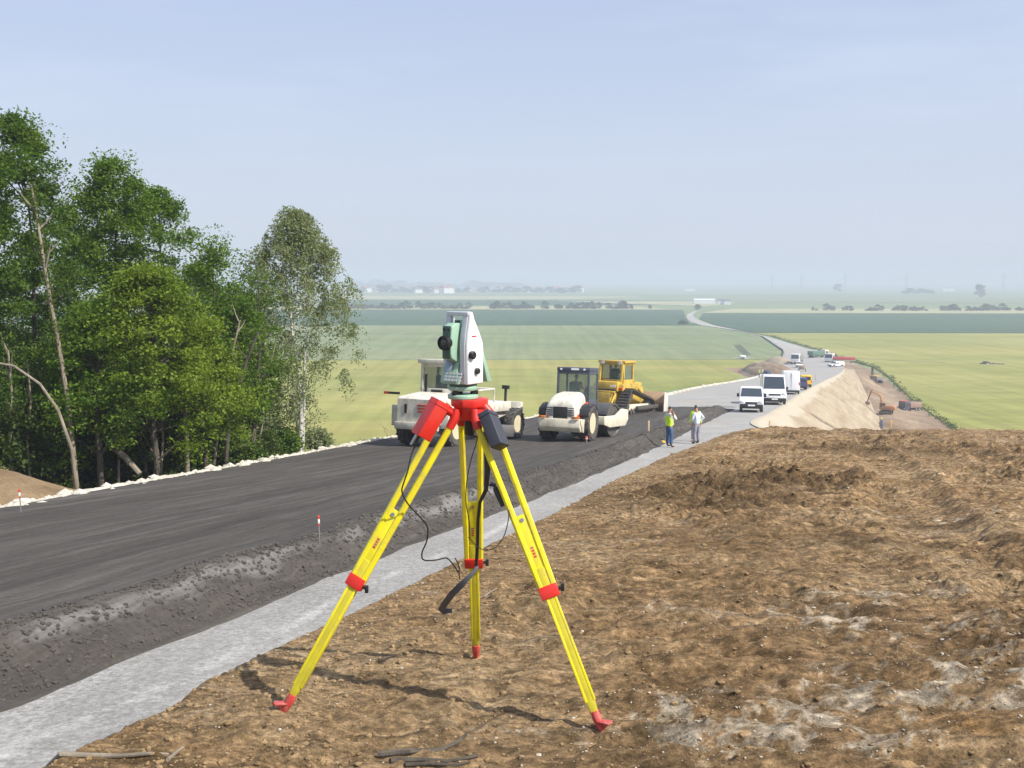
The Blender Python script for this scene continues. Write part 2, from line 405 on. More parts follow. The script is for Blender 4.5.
rough = (.10*fbm(Xg, Yg, .60, 4, 65, .55) + .03*fbm(Xg, Yg, .16, 4, 66, .6))*np.exp(-((dr-.38)/.45)**2) + .008*fbm(Xg, Yg, .25, 4, 69)
Zg = G(Yg.ravel()).reshape(Yg.shape) + th + (lip+lane+rough)*np.clip(th/TH, 0, 1)*1.0 - .03*(dr < .02) - .02*(endc < Yg)
dust = 1.15*np.exp(-((dr-.58-.10*fbm(Yg, Xg, .7, 3, 70))/.16)**2)*sstep(-.5, .15, fbm(Yg*1.0, Xg*.4, 1.7, 3, 67))*.95*(Yg < 24) 
fill_pts = (Xg.copy(), Yg.copy(), Zg.copy())
struct(grid_obj('dark_fill_layer', Xg, Yg, Zg, M['fill'], uv=(Xg-xb, Yg), col=np.stack([np.clip(dust, 0, 1).ravel(), 0*dust.ravel(), 0*dust.ravel()], 1)))

# --- chalk verge along the left edge
ya = np.concatenate([np.arange(-18, 60, .12), np.arange(60, 240, .6)])
uu = np.linspace(-1, 1, 15)
Yg, Ug = np.meshgrid(ya, uu, indexing='ij')
wd = .42 + .12*fbm(Yg, Yg*0, 2.3, 3, 71) + .25*sstep(100, 60, Yg)*0
Xg = XL(Yg.ravel()).reshape(Yg.shape) - .45 + Ug*wd
hb = .12 + .06*fbm(Yg, Xg, 1.5, 3, 72)
basez = G(Yg.ravel()).reshape(Yg.shape) + np.where(Yg < 72, TH*.65, TH*.65*np.clip((85-Yg)/13, 0, 1))
Zg = basez - .15 + (hb+.15)*np.clip(1-Ug**2, 0, 1)**.6*1.15 + .05*fbm(Xg, Yg, .3, 4, 73)
Zg = np.where(np.abs(Ug) > .97, basez - .5, Zg)
struct(grid_obj('chalk_verge', Xg, Yg, Zg, M['chalk'], smooth=True))

# --- chalk embankment on the right
foot = pchip([(45, 22), (60, 30), (100, 44), (153, 57.4), (183, 67.5), (215, 77), (240, 84.5), (262, 90)])
footz = pchip([(45, -16), (60, -18), (100, -21.8), (153, -23.3), (183, -24.8), (215, -25.2), (240, -24.8), (262, -23.6)])
ya = np.concatenate([np.arange(40, 130, .8), np.arange(130, 263, 1.1)])
uu = np.concatenate([[-.02], np.linspace(0, 1, 90)])
Yg, Ug = np.meshgrid(ya, uu, indexing='ij')
x0 = XR(Yg.ravel()).reshape(Yg.shape); x1 = foot(Yg.ravel()).reshape(Yg.shape)
z0 = G(Yg.ravel()).reshape(Yg.shape) + .02; z1 = footz(Yg.ravel()).reshape(Yg.shape)
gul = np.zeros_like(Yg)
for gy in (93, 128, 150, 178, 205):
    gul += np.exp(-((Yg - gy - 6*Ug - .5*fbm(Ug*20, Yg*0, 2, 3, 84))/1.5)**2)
Xg = x0 + (x1-x0)*Ug
Zg = z0 + (z1-z0)*np.clip(Ug, 0, 1)**1.02 + (.30*fbm(Yg*1.0, Ug*6, 6, 4, 81))*sstep(0, .15, Ug) - .40*gul*sstep(.04, .15, Ug)
Zg[:, 0] = z0[:, 0] + .01
rim = np.clip(sstep(.11, .04, Ug + .04*fbm(Yg, Ug*10, 4, 3, 82)) + .45*sstep(.0, .5, fbm(Yg, Ug*3, 7, 4, 83))*(1-.6*Ug), 0, 1)
struct(grid_obj('chalk_embankment', Xg, Yg, Zg, M['chalk_slope'], uv=(Yg, Ug*22), col=np.stack([rim.ravel(), (gul*1.1*sstep(.05, .15, Ug)).ravel(), 0*rim.ravel()], 1)))  # second mask channel paints the shade of the gullies dark

# --- the excavated trench floor between the embankment and the right field
ro = pchip([(60, 75), (100, 88), (150, 87), (187, 90), (205, 92), (235, 96), (262, 101), (300, 110), (340, 116)])
ya = np.arange(55, 342, 1.6); uu = np.linspace(-.1, 1, 60)
Yg, Ug = np.meshgrid(ya, uu, indexing='ij')
x0 = np.where(Yg < 262, foot(np.minimum(Yg, 262).ravel()).reshape(Yg.shape)-.6, XR(Yg.ravel()).reshape(Yg.shape)-1.5)
z0 = np.where(Yg < 262, footz(np.minimum(Yg, 262).ravel()).reshape(Yg.shape), G(Yg.ravel()).reshape(Yg.shape)-.2)
Xg = x0 + (np.maximum(ro(Yg.ravel()).reshape(Yg.shape), x0+2)-x0)*Ug
zr = np.full_like(Yg, PLAIN+.12)
Zg = z0 + (zr-z0)*sstep(0, .75, Ug) + (.9*fbm(Xg, Yg, 12, 5, 91)+.35*fbm(Xg, Yg, 2.5, 4, 92))*sstep(0, .15, Ug)*sstep(.75, .5, Ug)
Zg = np.where(Ug < 0, z0-1.0, Zg)
Zg = np.maximum(Zg, PLAIN+.1)
pit_pts = (Xg, Yg, Zg)
struct(grid_obj('excavated_ground', Xg, Yg, Zg, M['pit']))

# --- the brown dirt platform the tripod stands on
Zp = pchip([(-12, -1.0), (-3, -1.45), (0, -1.62), (3.3, -1.71), (4.6, -1.79), (6.0, -1.94), (8, -2.17), (12, -2.63), (20, -3.60), (30, -4.80), (40, -6.00), (44.5, -6.58), (47, -7.05), (51, -9.2), (60, -15.6), (75, -22.5), (90, -24)])
XE = curve_from([(50, 768), (140, 722), (240, 668), (330, 624), (450, 566), (505, 538), (560, 511), (610, 484), (660, 460), (700, 444), (725, 434.5)], Zp, pre=[(-12, -3.9), (0, -2.35)], post=[(48, 12.3), (70, 17.8)])
def ctr_track(Y_): return 1.0 + .24*Y_ + .0016*Y_**2
def dirt_z(X_, Y_, fine=True):
    xe = XE(Y_)
    dd = X_ - xe                         # inside distance from the rim
    z = Zp(Y_) - .012*np.maximum(0, X_-6)
    ea = sstep(0, 1.2, dd)
    n = .045*fbm(X_, Y_, 2.6, 4, 101)*np.clip(.5+Y_/14, .5, 3)
    # churned clods
    ch = sstep(-.2, .5, fbm(X_, Y_, 2.0, 3, 102))
    wx = X_ + .10*fbm(X_, Y_, .4, 2, 131); wy = Y_ + .10*fbm(X_, Y_, .4, 2, 132)
    amp_ = .80 + np.clip(Y_, 0, 14)/40 - np.clip(Y_-14, 0, 30)/90
    n += amp_*(.030+.045*ch)*fbm(X_, Y_, .42, 6, 103, .66)
    n += amp_*(.020+.060*ch)*(np.abs(fbm(wx*.62, wy, .30, 4, 133, .6))*2-.4) + amp_*(.022+.05*ch)*(np.abs(fbm(wx*.5, wy, .13, 3, 134, .6))*2-.4)
    n += amp_*(.010+.026*ch)*sstep(.02, .22, fbm(wx*.6, wy, .14, 3, 161, .6)) + amp_*.05*ch*sstep(.12, .30, fbm(wx*.7, wy, .34, 3, 162, .6))
    n += (.012+.014*ch)*(1-np.abs(fbm(X_, Y_, .16, 3, 113))*2.4)
    # two ruts of a heavy tracked machine, and lanes of cleat marks
    for off, amp in ((0.0, .07), (2.3, .07), (5.6, .03)):
        c = 2.6 + off + .24*Y_ - .9*np.exp(-((Y_-9)/6)**2) + .8*sstep(18, 34, Y_)
        q = (X_-c)/.42
        n += -amp*np.exp(-q**4) + amp*.9*np.exp(-((np.abs(q)-1.35)/.35)**2)*(.6+.6*fbm(X_, Y_, .5, 3, 104))
    lanes = np.zeros_like(X_)
    for off in (.1, 1.15, 2.2, 3.2, 4.3, 5.3, 6.3, 7.4, 8.5, 9.6, 10.8):
        c = off + .13*Y_ + .5*np.sin(Y_*.07+off*2)
        lanes = np.maximum(lanes, np.exp(-((X_-c)/.52)**6))
    lanes = lanes*sstep(-.35, .25, fbm(X_, Y_, 2.2, 3, 105))
    ph = (Y_ + .16*X_ + .10*fbm(X_, Y_, .9, 3, 106))*2*math.pi/.27
    fr = (ph/(2*math.pi)) % 1.0
    gw = .15 + .08*fbm(X_, Y_, .25, 2, 141)
    cl = .55*np.abs(fr-.5)*2 - 1.0*np.exp(-((fr-.5)/gw)**2)*(.6+.8*fbm(X_, Y_, .3, 3, 142))
    n += lanes*amp_*cl*.12*sstep(-.5, .4, fbm(X_*2, Y_, 1.1, 2, 107)+.3)
    n += .35*np.exp(-((dd-.5)/.5)**2)*sstep(5, 18, Y_)*(.25+.55*fbm(X_, Y_, 1.3, 4, 108))
    quiet = 1 - .35*np.exp(-((X_+.2)**2+(Y_-4.2)**2)/2.2)
    z = z + n*(.25+.75*ea)*quiet
    gz = G(Y_) - .05
    slope = Zp(Y_) - np.maximum(0, -dd)*1.25 + .05*fbm(X_, Y_, .3, 4, 109)
    z = np.where(dd < 0, np.where(Zp(Y_) < gz-.05, slope-.6, np.maximum(slope, gz-.1)), z)
    return z
ya = np.concatenate([np.linspace(-11, 2.6, 50)[:-1], 2.6*np.exp(np.linspace(0, math.log(47/2.6), 1000)), np.linspace(47.3, 92, 60)])
base = np.array([-5, -3.5, -2.4, -1.8, -1.3, -.9, -.6, -.4, -.25, -.12, -.05])
tt = np.linspace(0, 1, 520)
Yg, Tg = np.meshgrid(ya, np.arange(len(base)+len(tt)), indexing='ij')
wid = (3.0 + .62*np.maximum(ya, 0))[:, None]
Xin = np.concatenate([np.repeat(base[None, :], len(ya), 0), (tt**1.0)[None, :]*wid], 1)
# a few coarse columns far to the right, beyond the frame
ext = np.array([1.6, 5, 12, 25, 45.])
Xin = np.concatenate([Xin, wid+ext[None, :]], 1)
Yg = np.repeat(ya[:, None], Xin.shape[1], 1)
Xg = XE(Yg.ravel()).reshape(Yg.shape) + Xin
Zg = dirt_z(Xg.ravel(), Yg.ravel()).reshape(Xg.shape)
def blob(X_, Y_, px, py, rx, ry):
    p = hit(px, py, Zp); return np.exp(-((X_-p.x)/rx)**2 - ((Y_-p.y)/ry)**2)
white = (1.0*blob(Xg, Yg, 815, 622, .30, .30) + .8*blob(Xg, Yg, 855, 603, .22, .25) + .55*blob(Xg, Yg, 760, 745, .35, .18) + .5*blob(Xg, Yg, 690, 722, .3, .12)
         + .5*blob(Xg, Yg, 905, 690, .4, .3) + .6*blob(Xg, Yg, 990, 690, .35, .3) + .4*blob(Xg, Yg, 930, 556, .5, .2) + .45*blob(Xg, Yg, 1000, 640, .5, .4)
         + .4*blob(Xg, Yg, 755, 660, .25, .4) + .35*blob(Xg, Yg, 980, 520, 1.6, 1.0))
white = white + .5*blob(Xg, Yg, 900, 735, 1.1, .45)
wblob = white.copy()
lightk = sstep(.10, .5, fbm(Xg*.2, Yg + .16*Xg, .26, 4, 153, .6))
white = np.clip(white*(.45+3.0*fbm(Xg, Yg, .20, 4, 121, .8)+2.2*fbm(Xg, Yg, .045, 3, 128, .8)), 0, 1) + .30*sstep(.26, .5, fbm(Xg, Yg, .30, 5, 125, .65)) + .40*lightk + .35*sstep(.2, .5, fbm(Xg*.3, Yg, .25, 5, 126))*sstep(.0, .4, fbm(Xg, Yg, 3.0, 2, 127))
rimw = .85*np.exp(-((Xg-XE(Yg.ravel()).reshape(Yg.shape)+.10)/.07)**2)*(Yg < 6.0)
ora = (.6*blob(Xg, Yg, 930, 735, .35, .12) + .4*blob(Xg, Yg, 800, 742, .2, .1))*(.6+1.8*fbm(Xg, Yg, .2, 4, 124)) + .35*sstep(.25, .6, fbm(Xg, Yg, 1.7, 4, 122))
stk = sstep(.05, .45, fbm(Xg*.22, Yg + .16*Xg, .30, 4, 151, .6))*sstep(-.3, .3, fbm(Xg, Yg, 1.8, 2, 152))
dark = .75*stk + .50*sstep(5, 9, Yg)*sstep(.0, .5, fbm(Xg, Yg, 2.0, 3, 102))*(.5+1.5*fbm(Xg, Yg, .3, 4, 129)+.5) + .55*sstep(.05, .5, fbm(Xg, Yg, 3.2, 4, 123))*sstep(4, 10, Yg) + .8*blob(Xg, Yg, 890, 450, 3, 3.) + .5*blob(Xg, Yg, 745, 520, 1.0, 2.0)
struct(grid_obj('dirt_platform', Xg, Yg, Zg, M['dirt'], col=np.stack([np.clip(white+rimw, 0, 1).ravel(), np.clip(ora, 0, 1).ravel(), np.clip(dark, 0, 1).ravel()], 1)))
# ---- loose clods and stones lying on the dirt
_ico = bmesh.new(); bmesh.ops.create_icosphere(_ico, subdivisions=1, radius=1)
IV = np.array([v.co[:] for v in _ico.verts]); IF = np.array([[v.index for v in f.verts] for f in _ico.faces]); _ico.free()
def clods(name, n, xyf, smin, smax, m, label, zf, p=2.2, flat=.65, sink=.3):
    P = xyf(n); n = len(P)
    sz = smin*(1-rng.random(n))**(-1/p); sz = np.minimum(sz, smax)*(1 if P[:, 1].max() < 0 else np.clip(.75+P[:, 1]/14, .8, 2.6))
    V = IV[None]*(1+.35*(rng.random((n, len(IV), 1))-.5)) * sz[:, None, None]
    V = V*np.stack([.7+.7*rng.random(n), .7+.7*rng.random(n), flat*(.7+.6*rng.random(n))], 1)[:, None, :]
    a_ = rng.random(n)*6.283; c_, s_ = np.cos(a_), np.sin(a_)
    x = V[..., 0]*c_[:, None] - V[..., 1]*s_[:, None]; y = V[..., 0]*s_[:, None] + V[..., 1]*c_[:, None]
    z0_ = zf(P[:, 0], P[:, 1]) + sz*flat*(.5-sink)
    V = np.stack([x+P[:, 0:1], y+P[:, 1:2], V[..., 2]+z0_[:, None]], 2).reshape(-1, 3)
    Fs = (IF[None]+np.arange(n)[:, None, None]*len(IV)).reshape(-1, 3)
    return tag(npmesh(name, V, Fs, m, smooth=False), label, kind='stuff')
def on_dirt(n, thr=-.1, near=2.7, far=44):
    Y_ = near*np.exp(rng.random(n)**.85*math.log(far/near)); X_ = XE(Y_) + rng.random(n)**1.1*(2.4+.60*Y_)
    k = sstep(thr, thr+.5, fbm(X_, Y_, 2.0, 3, 102)) + .25 + 1.2*np.exp(-((X_-XE(Y_)-.3)/.35)**2)
    keep = rng.random(n) < k
    return np.stack([X_, Y_], 1)[keep]
M['clod'] = earth('dry_clod', [(.28, (.16, .100, .046)), (.5, (.26, .172, .086)), (.74, (.36, .262, .150))], 3, 25, fine_amt=.4, bstr=.8, bdist=.01)
M['stone'] = earth('pale_limestone', [(.3, (.34, .29, .21)), (.7, (.56, .50, .41))], 4, 30, fine_amt=.15, bstr=.3, bdist=.01)
clods('dirt_clods', 110000, on_dirt, .0025, .014, M['clod'], 'loose brown clods scattered over the churned dirt', lambda a_, b_: dirt_z(a_, b_))
def on_white(n):
    P = []
    for (px, py, rx, ry) in [(815, 622, .35, .32), (855, 603, .25, .25), (760, 745, .4, .2), (690, 722, .35, .15), (905, 690, .5, .35), (990, 690, .4, .35), (930, 556, .6, .25), (1000, 640, .6, .45), (755, 660, .3, .45), (900, 735, .9, .35)]:
        p = hit(px, py, Zp); P.append(np.stack([p.x+rng.normal(size=n//10)*rx, p.y+rng.normal(size=n//10)*ry], 1))
    return np.concatenate(P)
clods('chalk_crumbs', 1600, on_white, .002, .007, M['stone'], 'white chalk crumbs strewn over the pale patches of the dirt', lambda a_, b_: dirt_z(a_, b_), p=2.4)
clods('pale_stones', 1700, lambda n: on_dirt(n, -.6), .003, .009, M['stone'], 'small pale limestone chips lying in the brown dirt', lambda a_, b_: dirt_z(a_, b_), p=2.6)
# lumps along the windrow of the dark layer and on the verge
def fill_at(a_, b_):
    Xf, Yf, Zf = fill_pts; i = np.clip(np.searchsorted(Yf[:, 0], b_)-1, 0, len(Yf)-1)
    return np.array([np.interp(a, Xf[k], Zf[k]) for a, k in zip(a_, i)])
def on_wind(n):
    Y_ = 5*np.exp(rng.random(n)*math.log(70/5)); X_ = XB(Y_) + .05 - rng.random(n)*.85
    return np.stack([X_, Y_], 1)
M['fillc'] = earth('dark_fill_lumps', [(.3, (.068, .06, .052)), (.7, (.11, .098, .084))], 3, 20, fine_amt=.3)
clods('fill_lumps', 7000, on_wind, .008, .024, M['fillc'], 'dark lumps of treated fill along the edge of the layer', fill_at)
def on_verge(n):
    Y_ = 12*np.exp(rng.random(n)*math.log(170/12)); X_ = XL(Y_) - .45 + (rng.random(n)-.5)*1.0
    return np.stack([X_, Y_], 1)
clods('chalk_rubble', 4500, on_verge, .015, .07, M['chalk'], 'broken white chalk rubble heaped along the road edge', lambda a_, b_: G(b_) + TH*.65*np.where(b_ < 72, 1, np.clip((85-b_)/13, 0, 1)) + .11*(1-np.clip(np.abs(a_-XL(b_)+.45)/.5, 0, 1)**2), p=3, flat=.8)
print('terrain done')
# ================================================================== MESH BUILDER
class MB:
    def __init__(s): s.v = []; s.f = []; s.m = []
    def add(s, vs, fs, mi=0, mat=None):
        o = len(s.v)
        for v in vs:
            v = Vector(v)
            s.v.append(tuple(mat @ v if mat is not None else v))
        for f in fs: s.f.append([i+o for i in f]); s.m.append(mi)
        return s
    def box(s, c, d, mi=0, rot=None, taper=(1, 1), shift=(0, 0), mat=None):
        """centre, full size; taper = top size factor; shift = top offset"""
        x, y, z = [q/2 for q in d]; vs = []
        for k, (tx, ty, ox, oy) in ((-1, (1, 1, 0, 0)), (1, (taper[0], taper[1], shift[0], shift[1]))):
            for sx_, sy_ in ((-1, -1), (1, -1), (1, 1), (-1, 1)):
                vs.append(Vector((sx_*x*tx+ox, sy_*y*ty+oy, k*z)))
        if rot: 
            e = Matrix.Rotation(rot[2], 3, 'Z') @ Matrix.Rotation(rot[1], 3, 'Y') @ Matrix.Rotation(rot[0], 3, 'X')
            vs = [e @ v for v in vs]
        vs = [v + Vector(c) for v in vs]
        return s.add(vs, [(3, 2, 1, 0), (4, 5, 6, 7), (0, 1, 5, 4), (1, 2, 6, 5), (2, 3, 7, 6), (3, 0, 4, 7)], mi, mat)
    def tube(s, pts, r, n=10, mi=0, cap=True, mat=None, flat=1.0):
        pts = [Vector(p) for p in pts]; rs = r if isinstance(r, (list, tuple)) else [r]*len(pts)
        vs = []; fs = []; up = None
        for i, p in enumerate(pts):
            d = (pts[min(i+1, len(pts)-1)] - pts[max(i-1, 0)]).normalized()
            if up is None:
                up = Vector((0, 0, 1)) if abs(d.z) < .9 else Vector((1, 0, 0))
            a = d.cross(up).normalized(); b_ = a.cross(d).normalized(); up = b_
            for k in range(n):
                t = 2*math.pi*k/n
                vs.append(p + a*math.cos(t)*rs[i] + b_*math.sin(t)*rs[i]*flat)
        for i in range(len(pts)-1):
            for k in range(n):
                fs.append((i*n+k, i*n+(k+1) % n, (i+1)*n+(k+1) % n, (i+1)*n+k))
        if cap:
            fs.append(tuple(range(n))[::-1]); fs.append(tuple((len(pts)-1)*n+k for k in range(n)))
        return s.add(vs, fs, mi, mat)
    def cyl(s, a, b_, r, n=16, mi=0, r2=None, mat=None):
        return s.tube([a, b_], [r, r if r2 is None else r2], n, mi, mat=mat)
    def lathe(s, prof, n=24, mi=0, axis='Z', c=(0, 0, 0), mat=None, closed=False):
        """prof [(r, h)] round an axis"""
        vs = []; fs = []
        for r, h in prof:
            for k in range(n):
                t = 2*math.pi*k/n; x, y = r*math.cos(t), r*math.sin(t)
                v = {'Z': (x, y, h), 'X': (h, x, y), 'Y': (y, h, x)}[axis]
                vs.append(Vector(v)+Vector(c))
        m = len(prof)
        for i in range(m-1 if not closed else m):
            j = (i+1) % m
            for k in range(n):
                fs.append((i*n+k, i*n+(k+1) % n, j*n+(k+1) % n, j*n+k))
        if not closed:
            if prof[0][0] > 1e-4: fs.append(tuple(range(n))[::-1])
            if prof[-1][0] > 1e-4: fs.append(tuple((m-1)*n+k for k in range(n)))
        return s.add(vs, fs, mi, mat)
    def prism(s, poly, x0, x1, mi=0, plane='YZ', mat=None, poly2=None):
        """extrude an outline; poly2 lets the far side differ"""
        p2 = poly2 or poly; vs = []
        for x, P_ in ((x0, poly), (x1, p2)):
            for a, b_ in P_:
                vs.append({'YZ': (x, a, b_), 'XZ': (a, x, b_), 'XY': (a, b_, x)}[plane])
        n = len(poly); fs = [tuple(range(n))[::-1], tuple(range(n, 2*n))]
        for i in range(n): fs.append((i, (i+1) % n, n+(i+1) % n, n+i))
        return s.add(vs, fs, mi, mat)
    def build(s, name, mats, parent=None, bevel=0, seg=2, smooth=True, angle=40, sub=0, loc=None, rot=None):
        me = bpy.data.meshes.new(name); me.from_pydata(s.v, [], s.f)
        if not isinstance(mats, (list, tuple)): mats = [mats]
        for m in mats: me.materials.append(m)
        me.polygons.foreach_set('material_index', s.m)
        bm = bmesh.new(); bm.from_mesh(me)
        bmesh.ops.recalc_face_normals(bm, faces=bm.faces)
        if bevel:
            es = [e for e in bm.edges if len(e.link_faces) == 2 and e.calc_face_angle() > R(32)]
            bmesh.ops.bevel(bm, geom=es, offset=bevel, segments=seg, affect='EDGES', clamp_overlap=True, profile=.5)
        for e in bm.edges:
            e.smooth = not (len(e.link_faces) == 2 and e.calc_face_angle() > R(angle))
        for f in bm.faces: f.smooth = smooth
        bm.to_mesh(me); bm.free()
        o = bpy.data.objects.new(name, me); link(o, parent)
        if loc: o.location = loc
        if rot: o.rotation_euler = rot
        return o
def copy_tree(o, parent=None):
    c = o.copy(); COL.objects.link(c); c.parent = parent
    for ch in [x for x in scn.objects if x.parent == o]: copy_tree(ch, c)
    return c

M['yellow'] = paint('yellow_lacquered_wood', (.78, .67, .012), .40, var=.07, scale=11, dirt=(.34, .27, .12), dirt_amt=.6)
M['yellow_in'] = paint('yellow_inner_wood', (.55, .47, .02), .5, var=.10, scale=14, dirt=(.25, .2, .1), dirt_amt=.3)
M['red'] = paint('red_plastic', (.62, .022, .014), .4, var=.08, scale=12, dirt=(.32, .12, .08), dirt_amt=.35)
M['redfoot'] = paint('worn_red_shoe', (.50, .045, .04), .55, var=.12, scale=22, dirt=(.42, .30, .22), dirt_amt=.8)
M['blk'] = paint('black_plastic', (.018, .018, .02), .4, var=.2, scale=20)
M['rub'] = paint('black_rubber', (.028, .027, .026), .8, var=.25, scale=6, dirt=(.12, .10, .08), dirt_amt=.5)
M['slate'] = paint('slate_grey_case', (.042, .045, .058), .6, var=.08, scale=10, bmp=.1)
M['slated'] = paint('black_case_side', (.012, .012, .015), .6, var=.08, scale=10)
M['tswhite'] = paint('instrument_white', (.80, .80, .79), .35, var=.02, scale=8)
M['tsgrey'] = paint('instrument_grey', (.52, .53, .55), .4, var=.04, scale=8)
M['tsgreen'] = paint('instrument_pale_green', (.29, .45, .33), .4, var=.04, scale=8)
M['tsdark'] = paint('instrument_dark_green', (.045, .085, .06), .4, var=.04, scale=8)
M['steel'] = paint('bare_steel', (.45, .45, .45), .35, metal=1, var=.1, scale=20)
M['strap'] = paint('grey_webbing', (.10, .10, .115), .85, var=.15, scale=40)
m_, t_, b_ = nt('lens_glass'); b_.inputs['Base Color'].default_value = (.01, .006, .012, 1); b_.inputs['Roughness'].default_value = .05; b_.inputs['Coat Weight'].default_value = 1; M['lens'] = m_
M['lcd'] = paint('instrument_display', (.24, .30, .36), .2, var=.03)

# ================================================================== TRIPOD
HC = at(469.5, 409, 4.05)                     # centre under the head
HZ = HC.z
tri = empty('tripod', (HC.x, HC.y, -1.78), label='yellow wooden surveying tripod with red clamps standing on the brown dirt', cat='tripod')
def L(p): return Vector(p) - Vector((HC.x, HC.y, -1.78))
# head
b = MB()
top = at(469.5, 398.5, 4.05).z
hx, hy, h0 = 0, 0, top + 1.78
tri_o = []
for k in range(3):
    a0 = R(-90 + 60 + 120*k)
    for da, rr_ in ((-42, .078), (-16, .074), (16, .074), (42, .078)):
        tri_o.append((rr_*math.cos(a0+R(da)), rr_*math.sin(a0+R(da))))
b.prism(tri_o, h0-.030, h0, plane='XY')
b.lathe([(.050, h0-.085), (.058, h0-.06), (.066, h0-.028)], 24)
head = b.build('head_plate', M['red'], tri, bevel=.003)
b = MB(); b.lathe([(.018, h0-.15), (.021, h0-.145), (.021, h0-.09), (.03, h0-.085), (.03, h0-.06)], 16); b.build('fixing_screw', M['blk'], tri)

def tleg(hinge, footp, clamp_px, ext_len, sep=(.105, .050), dark=False, wd=Vector((1, 0, 0))):
    """hinge and foot in tripod coordinates"""
    ax = (footp - hinge); Lg = ax.length; d = ax.normalized()
    wdir = (wd - d*wd.dot(d)).normalized(); nrm = d.cross(wdir).normalized()
    if nrm.y > 0: nrm = -nrm
    def P_(s, w_, n_=0): return hinge + d*s + wdir*w_ + nrm*n_
    sc = ext_len
    leg = MB()
    # two rails
    for sgn in (-1, 1):
        w0, w1 = sgn*sep[0]/2, sgn*sep[1]/2
        a0, a1 = P_(-.005, w0), P_(sc-.01, w1)
        dd = (a1-a0).normalized(); wv = (wdir - dd*wdir.dot(dd)).normalized()
        vs = []; hw, hn = .0130, .0140
        for q in (a0, a1):
            for k in range(8):
                t = R(22.5+45*k); vs.append(q + wv*math.cos(t)*hw*1.08 + nrm*math.sin(t)*hn*1.08)
        leg.add(vs, [tuple(range(8))[::-1], tuple(range(8, 16))] + [(k, (k+1) % 8, 8+(k+1) % 8, 8+k) for k in range(8)])
    r = leg.build('leg', M['yellow'], tri, bevel=0)
    # spacer board between the rails above the clamp
    m = Matrix((wdir, nrm, d)).transposed().to_4x4()
    s0 = sc*.57
    wm = lambda s: sep[0] + (sep[1]-sep[0])*s/sc
    bb = MB()
    vs = []
    for s_ in (s0, sc-.012):
        w_ = wm(s_)/2 - .009
        for q in ((-1, -1), (1, -1), (1, 1), (-1, 1)): vs.append(P_(s_, q[0]*w_, q[1]*.0085))
    bb.add(vs, [(3, 2, 1, 0), (4, 5, 6, 7), (0, 1, 5, 4), (1, 2, 6, 5), (2, 3, 7, 6), (3, 0, 4, 7)])
    brd = bb.build('spacer_board', M['yellow'], r, bevel=.001)
    for q_ in range(4):
        bb = MB(); bb.add([P_(s0+.13+q_*.012, -.008, -.0092), P_(s0+.139+q_*.012, -.008, -.0092), P_(s0+.139+q_*.012, .004, -.0092), P_(s0+.13+q_*.012, .004, -.0092)], [(0, 1, 2, 3)]); 
        bb.add([P_(s0+.13+q_*.012, -.008, .0092), P_(s0+.139+q_*.012, -.008, .0092), P_(s0+.139+q_*.012, .004, .0092), P_(s0+.13+q_*.012, .004, .0092)], [(0, 1, 2, 3)]); bb.build('printed_mark', M['redfoot'], brd)
    bb = MB(); bb.cyl(P_(s0+.02, 0, .006), P_(s0+.02, 0, .012), .008, 12); bb.build('bolt', M['steel'], r)
    # sliding extension
    bb = MB(); vs = []; S = [(sc-.10, .0165, .011), (Lg-.10, .0165, .011), (Lg-.052, .011, .010)]
    for s_, w_, n_ in S:
        for q in ((-1, -1), (1, -1), (1, 1), (-1, 1)): vs.append(P_(s_, q[0]*w_, q[1]*n_))
    fs = [(3, 2, 1, 0), (8, 9, 10, 11)]
    for k in range(2):
        for q in range(4): fs.append((k*4+q, k*4+(q+1) % 4, k*4+4+(q+1) % 4, k*4+4+q))
    bb.add(vs, fs); ext = bb.build('extension_leg', M['yellow_in'], r, bevel=.0015)
    bb = MB()   # raised bright edges of the extension
    for sgn in (-1, 1):
        vs = []
        for s_, w_ in ((sc-.02, .0165), (Lg-.115, .0165)):
            for q in ((-1, -1), (1, -1), (1, 1), (-1, 1)): vs.append(P_(s_, sgn*w_ + q[0]*.005, q[1]*.0125))
        bb.add(vs, [(3, 2, 1, 0), (4, 5, 6, 7), (0, 1, 5, 4), (1, 2, 6, 5), (2, 3, 7, 6), (3, 0, 4, 7)])
    bb.build('edge_strip', M['yellow'], ext, bevel=.0015)
    # clamp
    bb = MB(); vs = []
    w_ = sep[1]/2 + .0125
    for s_ in (sc-.028, sc+.022):
        for q in ((-1, -1), (1, -1), (1, 1), (-1, 1)): vs.append(P_(s_, q[0]*w_, q[1]*.0185))
    bb.add(vs, [(3, 2, 1, 0), (4, 5, 6, 7), (0, 1, 5, 4), (1, 2, 6, 5), (2, 3, 7, 6), (3, 0, 4, 7)])
    clp = bb.build('clamp', M['red'], r, bevel=.003)
    bb = MB(); bb.cyl(P_(sc, w_-.004, 0), P_(sc, w_+.016, 0), .007, 10); bb.box(tuple(P_(sc, w_+.018, 0)), (.014, .016, .03)); bb.build('clamp_knob', M['blk'], clp, bevel=.002)
    # shoe: tapered point with a step plate
    bb = MB(); tip = footp + d*.02
    vs = []
    for s_, w_, n_ in ((Lg-.075, .0165, .0145), (Lg-.045, .0175, .0155), (Lg-.012, .013, .012), (Lg+.03, .002, .002)):
        for k in range(8):
            t = R(22.5+45*k); vs.append(P_(s_, w_*math.cos(t)*1.1, n_*math.sin(t)*1.1))
    fs = [tuple(range(8))[::-1], tuple(range(24, 32))]
    for q in range(3):
        for k in range(8): fs.append((q*8+k, q*8+(k+1) % 8, q*8+8+(k+1) % 8, q*8+8+k))
    bb.add(vs, fs)
    shoe = bb.build('foot', M['redfoot'], r, bevel=.001)
